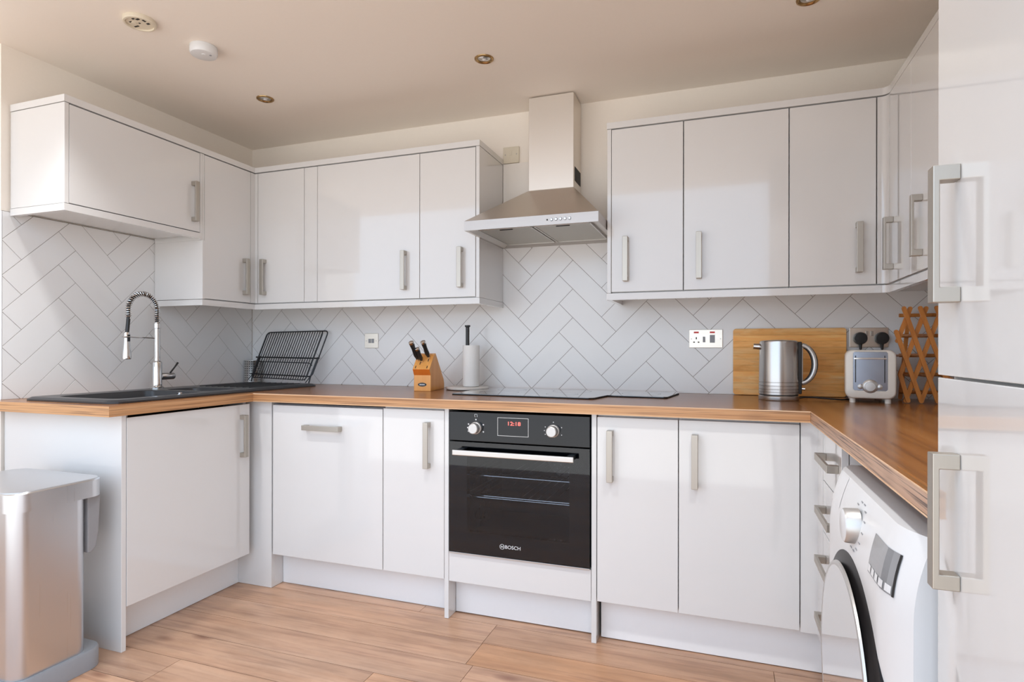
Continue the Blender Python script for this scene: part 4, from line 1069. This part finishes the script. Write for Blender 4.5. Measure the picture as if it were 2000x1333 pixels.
# shelves and fan cover inside
def grill(z, drop):
    bm = bmesh.new()
    for yy in (-0.60, -0.15): tube(bm, [(ox0+0.03, yy, z), (ox1-0.03, yy, z)], 0.0035, 8)
    for xx in (ox0+0.03, ox1-0.03): tube(bm, [(xx, -0.60, z), (xx, -0.15, z)], 0.0035, 8)
    for i in range(14): tube(bm, [(ox0+0.06+0.036*i, -0.60, z), (ox0+0.06+0.036*i, -0.15, z)], 0.0018, 6)
    if drop: tube(bm, [(ox0+0.05, -0.612, z+0.012), (ox0+0.075, -0.612, z-0.004), (ox1-0.075, -0.612, z-0.004), (ox1-0.05, -0.612, z+0.012)], 0.003, 8)
    obj('oven_shelf', bm, M['chrome'], t, smooth=True)
grill(0.585, False); grill(0.50, True)
bm = bmesh.new(); lathe(bm, [(0.105, 0.0), (0.105, -0.006), (0, -0.008)], (2.03, -0.111, 0.60), axis='y', n=36, cap=False)
fc = obj('fan_cover', bm, M['grey'], t, smooth=True)
bm = bmesh.new()
for rr in (0.03, 0.055, 0.08):
    for k in range(int(rr*320)):
        a = 2*pi*k/int(rr*320); box(bm, 2.03+rr*cos(a)-0.003, 2.03+rr*cos(a)+0.003, -0.1205, -0.1185, 0.60+rr*sin(a)-0.003, 0.60+rr*sin(a)+0.003)
obj('fan_slots', bm, M['mark'], fc)
# display, knobs, markings
dsp = obj('display', B((1.888, 2.014, oyf-0.0012, oyf, 0.772, 0.842)), M['glassblack'], cp)
f = 0.0016
obj('display_frame', B((1.886, 2.016, oyf-0.0016, oyf, 0.842, 0.842+f), (1.886, 2.016, oyf-0.0016, oyf, 0.772-f, 0.772), (1.886, 1.886+f, oyf-0.0016, oyf, 0.772, 0.842), (2.016-f, 2.016, oyf-0.0016, oyf, 0.772, 0.842)), M['silver'], dsp)
bm = text_mesh('12:18', 0.021, 0.0002, Matrix.Translation((1.955, oyf-0.0018, 0.820)) @ Matrix.Rotation(pi/2, 4, 'X') @ Matrix.Scale(1.25, 4, (1, 0, 0)))
obj('clock_digits', bm, M['led'], dsp)
for (x, z) in ((1.792, 0.797), (2.117, 0.800)):
    bm = bmesh.new(); lathe(bm, [(0.0255, 0.0), (0.0255, -0.006), (0.0235, -0.009), (0.0215, -0.010), (0.0205, -0.034), (0.018, -0.036), (0, -0.036)], (x, oyf, z), axis='y', n=36, cap=False)
    kb = obj('knob', bm, M['silver'], cp, smooth=True)
    bm = bmesh.new()
    for a in (25, 335, 155, 180, 205, 90):
        px, pz = x+0.036*cos(radians(a)), z+0.034*sin(radians(a))
        s_ = 0.0026 if x < 2 else 0.0016
        box(bm, px-s_, px+s_, oyf-0.0009, oyf-0.0001, pz-s_, pz+s_)
    if x < 2:
        for q in ((-0.006, -0.0045, -0.006, 0.006), (0.0045, 0.006, -0.006, 0.006), (-0.006, 0.006, 0.0045, 0.006), (-0.006, -0.001, -0.006, -0.0045)):
            box(bm, x+q[0], x+q[1], oyf-0.0009, oyf-0.0001, 0.847+q[2], 0.847+q[3])
    obj('dial_marks', bm, M['mark'], cp)
bm = text_mesh('BOSCH', 0.0195, 0.0002, Matrix.Translation((1.951, oyf-0.0009, 0.328)) @ Matrix.Rotation(pi/2, 4, 'X') @ Matrix.Scale(1.05, 4, (1, 0, 0)))
bmesh.ops.recalc_face_normals(bm, faces=bm.faces)
obj('lettering', bm, M['mark'], od)
bm = bmesh.new(); lathe(bm, [(0.0092, -0.0008), (0.0105, -0.0008)], (1.906, oyf, 0.328), axis='y', n=28, cap=False)
box(bm, 1.9005, 1.9115, oyf-0.0010, oyf-0.0003, 0.3268, 0.3292); box(bm, 1.9005, 1.9024, oyf-0.0010, oyf-0.0003, 0.3225, 0.3335); box(bm, 1.9096, 1.9115, oyf-0.0010, oyf-0.0003, 0.3225, 0.3335)
obj('emblem', bm, M['mark'], od)

# ------------------------------------------------------------------ washing machine
wy0, wy1, wz_1 = -1.862, -1.262, 0.835
def wx(y, z):
    x = 2.968
    if z > 0.70: x += 0.034*((z-0.70)/0.15)**2.0
    for e in (y-wy0, wy1-y):
        if e < 0.085: x += 0.030*(1-e/0.085)**2
    return x
t = thing('washing_machine', 'white front-loading washing machine under the right worktop', 'washing machine', (3.27, -1.562, 0.0))
bm = bmesh.new()
ny, nz = 40, 44
grid = []
for j in range(nz+1):
    z = 0.012+(wz_1-0.012)*j/nz
    grid.append([bm.verts.new((wx(wy0+(wy1-wy0)*i/ny, z), wy0+(wy1-wy0)*i/ny, z)) for i in range(ny+1)])
for j in range(nz):
    for i in range(ny): bm.faces.new((grid[j][i], grid[j+1][i], grid[j+1][i+1], grid[j][i+1]))
XB = 3.60
back = {}
def bv(y, z):
    k = (round(y, 4), round(z, 4))
    if k not in back: back[k] = bm.verts.new((XB, y, z))
    return back[k]
bt = [bv(wy0+(wy1-wy0)*i/ny, wz_1) for i in range(ny+1)]; bb = [bv(wy0+(wy1-wy0)*i/ny, 0.012) for i in range(ny+1)]
for i in range(ny):
    bm.faces.new((grid[nz][i], bt[i], bt[i+1], grid[nz][i+1])); bm.faces.new((grid[0][i], grid[0][i+1], bb[i+1], bb[i]))
for ii, fl in ((0, 0), (ny, 1)):
    col = [bv(wy0+(wy1-wy0)*ii/ny, 0.012+(wz_1-0.012)*j/nz) for j in range(nz+1)]
    for j in range(nz): bm.faces.new((grid[j][ii], grid[j+1][ii], col[j+1], col[j]))
bmesh.ops.recalc_face_normals(bm, faces=bm.faces)
obj('housing', bm, M['whiteplastic'], t, smooth=True)
for y in (wy0+0.06, wy1-0.06):
    for x in (3.05, 3.55):
        bm = bmesh.new(); lathe(bm, [(0.018, 0.0), (0.018, 0.0125)], (x, y, 0.0), n=16); obj('foot', bm, M['black'], t)
DYc, DZc = -1.575, 0.440
bm = bmesh.new(); lathe(bm, [(0.282, 0.004), (0.281, -0.0015), (0.262, -0.005), (0.250, -0.0125), (0.236, -0.0150)], (2.969, DYc, DZc-0.012), axis='x', n=80, cap=False)
dr = obj('door', bm, M['washring'], t, smooth=True)
bm = bmesh.new(); lathe(bm, [(0.236, -0.0145), (0.234, -0.0185), (0.230, -0.020), (0.226, -0.0190)], (2.969, DYc, DZc+0.012), axis='x', n=80, cap=False); obj('door_rim', bm, M['silver'], dr, smooth=True)
bm = bmesh.new(); lathe(bm, [(0.2265, -0.0190), (0.12, -0.0196), (0, -0.0198)], (2.969, DYc, DZc+0.012), axis='x', n=80, cap=False); obj('door_glass', bm, M['mirrorwhite'], dr, smooth=True)
# knob
ky_, kz_ = -1.585, 0.772
kx_ = wx(ky_, kz_)
bm = bmesh.new(); lathe(bm, [(0.034, 0.004), (0.033, -0.020), (0.031, -0.023)], (kx_, ky_, kz_), axis='x', n=36, cap=False); kn = obj('programme_knob', bm, M['silver'], t, smooth=True)
bm = bmesh.new(); lathe(bm, [(0.031, -0.023), (0.028, -0.0245), (0, -0.0245)], (kx_, ky_, kz_), axis='x', n=36, cap=False); obj('knob_cap', bm, M['whiteplastic'], kn, smooth=True)
bm = bmesh.new()
for k in range(14):
    a = 2*pi*k/14; y = ky_+0.05*cos(a); z = kz_+0.046*sin(a); x = wx(y, z)
    box(bm, x-0.0008, x+0.002, y-0.006, y+0.006, z-0.0012, z+0.0012)
obj('programme_marks', bm, M['grey'], t)
# display with touch keys, following the front's curve
def patch(y0, y1, z0, z1, off, mat, name, parent, n=6):
    bm = bmesh.new(); g_ = [[bm.verts.new((wx(y0+(y1-y0)*i/n, z0+(z1-z0)*j/n)-off, y0+(y1-y0)*i/n, z0+(z1-z0)*j/n)) for i in range(n+1)] for j in range(n+1)]
    for j in range(n):
        for i in range(n): bm.faces.new((g_[j][i], g_[j+1][i], g_[j+1][i+1], g_[j][i+1]))
    bmesh.ops.recalc_face_normals(bm, faces=bm.faces)
    return obj(name, bm, mat, parent)
dp = patch(-1.830, -1.714, 0.730, 0.797, 0.0010, M['screen'], 'display', t)
for k in range(5): patch(-1.7335-0.0225*k, -1.7175-0.0225*k, 0.733, 0.745, 0.0016, M['whiteplastic'], 'touch_key', dp, 2)
patch(-1.8305, -1.826, 0.730, 0.797, 0.0018, M['black'], 'display_edge', dp, 4)
# detergent drawer outline
patch(-1.42, -1.276, 0.765, 0.832, 0.0006, M['whiteplastic'], 'detergent_drawer', t)

# ------------------------------------------------------------------ tall fridge-freezer unit
XT = 3.02
t = thing('tall_fridge_unit', 'tall white gloss fridge unit at the right edge with two long doors', 'cabinet', (3.33, -2.2, 0.0))
obj('carcass', B((XT+DT+0.002, RX-0.01, -2.49, -1.890, 0.001, 2.33)), M['carcass'], t)
d1 = obj('door', B((XT, XT+DT, -2.489, -1.8905, 1.080, 2.325)), M['gloss'], t, bevel=0.0015)
handle(d1, (XT, -1.966, 1.268), 'z', '-x', 0.180)
d2 = obj('door', B((XT, XT+DT, -2.489, -1.8905, 0.10, 1.0765)), M['gloss'], t, bevel=0.0015)
handle(d2, (XT, -1.966, 0.8900), 'z', '-x', 0.178)

# ------------------------------------------------------------------ rubbish bin
t = thing('pedal_bin', 'brushed steel rectangular pedal bin at the left in front of the end panel', 'bin', (0.45, -1.55, 0.0))
bx0, bx1, by0, by1 = 0.225, 0.652, -1.680, -1.445
bm = bmesh.new(); loft(bm, [[(x, y, 0.001) for x, y in rrect(bx0-0.014, bx1+0.014, by0-0.014, by1+0.050, 0.06, 8)], [(x, y, 0.060) for x, y in rrect(bx0-0.014, bx1+0.014, by0-0.014, by1+0.050, 0.06, 8)], [(x, y, 0.068) for x, y in rrect(bx0-0.010, bx1+0.010, by0-0.010, by1+0.046, 0.056, 8)]])
obj('base', bm, M['binbase'], t, smooth=True)
bm = bmesh.new(); loft(bm, [[(x, y, 0.0685) for x, y in rrect(bx0, bx1, by0, by1, 0.045, 10)], [(x, y, 0.61) for x, y in rrect(bx0, bx1, by0, by1, 0.045, 10)]])
obj('body', bm, M['binsteel'], t, smooth=True)
bm = bmesh.new()
lo = lambda a, z: [(x, y, z) for x, y in rrect(bx0-0.012+a, bx1+0.016-a, by0-0.012+a, by1+0.050-a, 0.055, 10)]
loft(bm, [lo(0, 0.600), lo(0, 0.6575), lo(0.003, 0.6605)], cap0=True, cap1=False)
obj('lid_rim', bm, M['binsteel'], t, smooth=True)
bm = bmesh.new(); loft(bm, [lo(0.0032, 0.6600), lo(0.005, 0.6635), lo(0.03, 0.665)], cap0=True, cap1=True); obj('lid', bm, M['binlid'], t, smooth=True)
bm = bmesh.new(); prism(bm, [(by1+0.001, 0.60), (by1+0.046, 0.60), (by1+0.040, 0.47), (by1+0.030, 0.415), (by1+0.012, 0.40), (by1+0.001, 0.40)], 'x', bx0+0.03, bx1-0.012)
obj('hinge_housing', bm, M['grey'], t, bevel=0.004)
obj('pedal', B((0.36, 0.50, by0-0.055, by0-0.012, 0.018, 0.030)), M['steel'], t, bevel=0.004)

# ------------------------------------------------------------------ ceiling fittings
def spot(x, y, lb):
    t = thing('ceiling_downlight', lb, 'downlight', (x, y, ZC), 'brass downlights in the ceiling')
    bm = bmesh.new(); lathe(bm, [(0.041, -0.0003), (0.040, -0.004), (0.034, -0.0065), (0.029, -0.004), (0.027, -0.0008)], (x, y, ZC), n=36, cap=False); obj('rim', bm, M['brass'], t, smooth=True)
    bm = bmesh.new(); lathe(bm, [(0.027, -0.0010), (0.020, -0.0030), (0.0, -0.0045)], (x, y, ZC), n=36, cap=False); bl = obj('bulb', bm, M['chrome'], t, smooth=True)
    bm = bmesh.new(); lathe(bm, [(0.0, -0.0075), (0.007, -0.0062), (0.009, -0.0040)], (x, y, ZC), n=18, cap=False); obj('bulb_centre', bm, M['whiteplastic'], bl, smooth=True)
spot(0.617, -0.571, 'small brass downlight above the left corner, unlit')
spot(1.782, -0.583, 'small brass downlight left of the hood chimney, unlit')
spot(3.016, -0.600, 'small brass downlight at the top edge right of the hood, unlit')
t = thing('alarm_base', 'yellowed empty round alarm mounting plate on the ceiling', 'mounting plate', (0.677, -1.281, ZC))
bm = bmesh.new(); lathe(bm, [(0.055, -0.0003), (0.056, -0.012), (0.053, -0.016), (0.047, -0.0165), (0.046, -0.011), (0, -0.011)], (0.677, -1.281, ZC), n=48, cap=False); pl = obj('plate', bm, M['beige'], t, smooth=True)
bm = bmesh.new()
for (dx, dy, w, h) in ((-0.03, 0.012, 0.010, 0.003), (0.026, 0.014, 0.006, 0.004), (0.018, -0.022, 0.007, 0.004), (0.005, -0.030, 0.005, 0.003), (-0.022, -0.018, 0.006, 0.003), (0.030, -0.006, 0.004, 0.006), (0, 0, 0.003, 0.003)):
    box(bm, 0.677+dx-w, 0.677+dx+w, -1.281+dy-h, -1.281+dy+h, ZC-0.0122, ZC-0.0108)
obj('holes', bm, M['dark'], pl)
bm = bmesh.new(); lathe(bm, [(0.010, -0.011), (0.009, -0.0135), (0, -0.014)], (0.66, -1.29, ZC), n=18, cap=False); obj('boss', bm, M['beige'], pl, smooth=True)
t = thing('smoke_alarm', 'round white smoke alarm on the ceiling beside the yellowed plate', 'smoke alarm', (0.742, -1.052, ZC))
bm = bmesh.new(); lathe(bm, [(0.050, -0.0003), (0.052, -0.004), (0.052, -0.026), (0.048, -0.034), (0.038, -0.0365), (0, -0.037)], (0.742, -1.052, ZC), n=48, cap=False); bd = obj('body', bm, M['whiteplastic'], t, smooth=True)
bm = bmesh.new(); lathe(bm, [(0.009, -0.0365), (0.0085, -0.039), (0, -0.0395)], (0.752, -1.060, ZC), n=20, cap=False); obj('test_button', bm, M['whiteplastic'], bd, smooth=True)
bm = bmesh.new(); lathe(bm, [(0.005, -0.0366), (0.0045, -0.0380), (0, -0.0382)], (0.772, -1.046, ZC), n=14, cap=False); obj('sensor_grille', bm, M['grey'], bd)
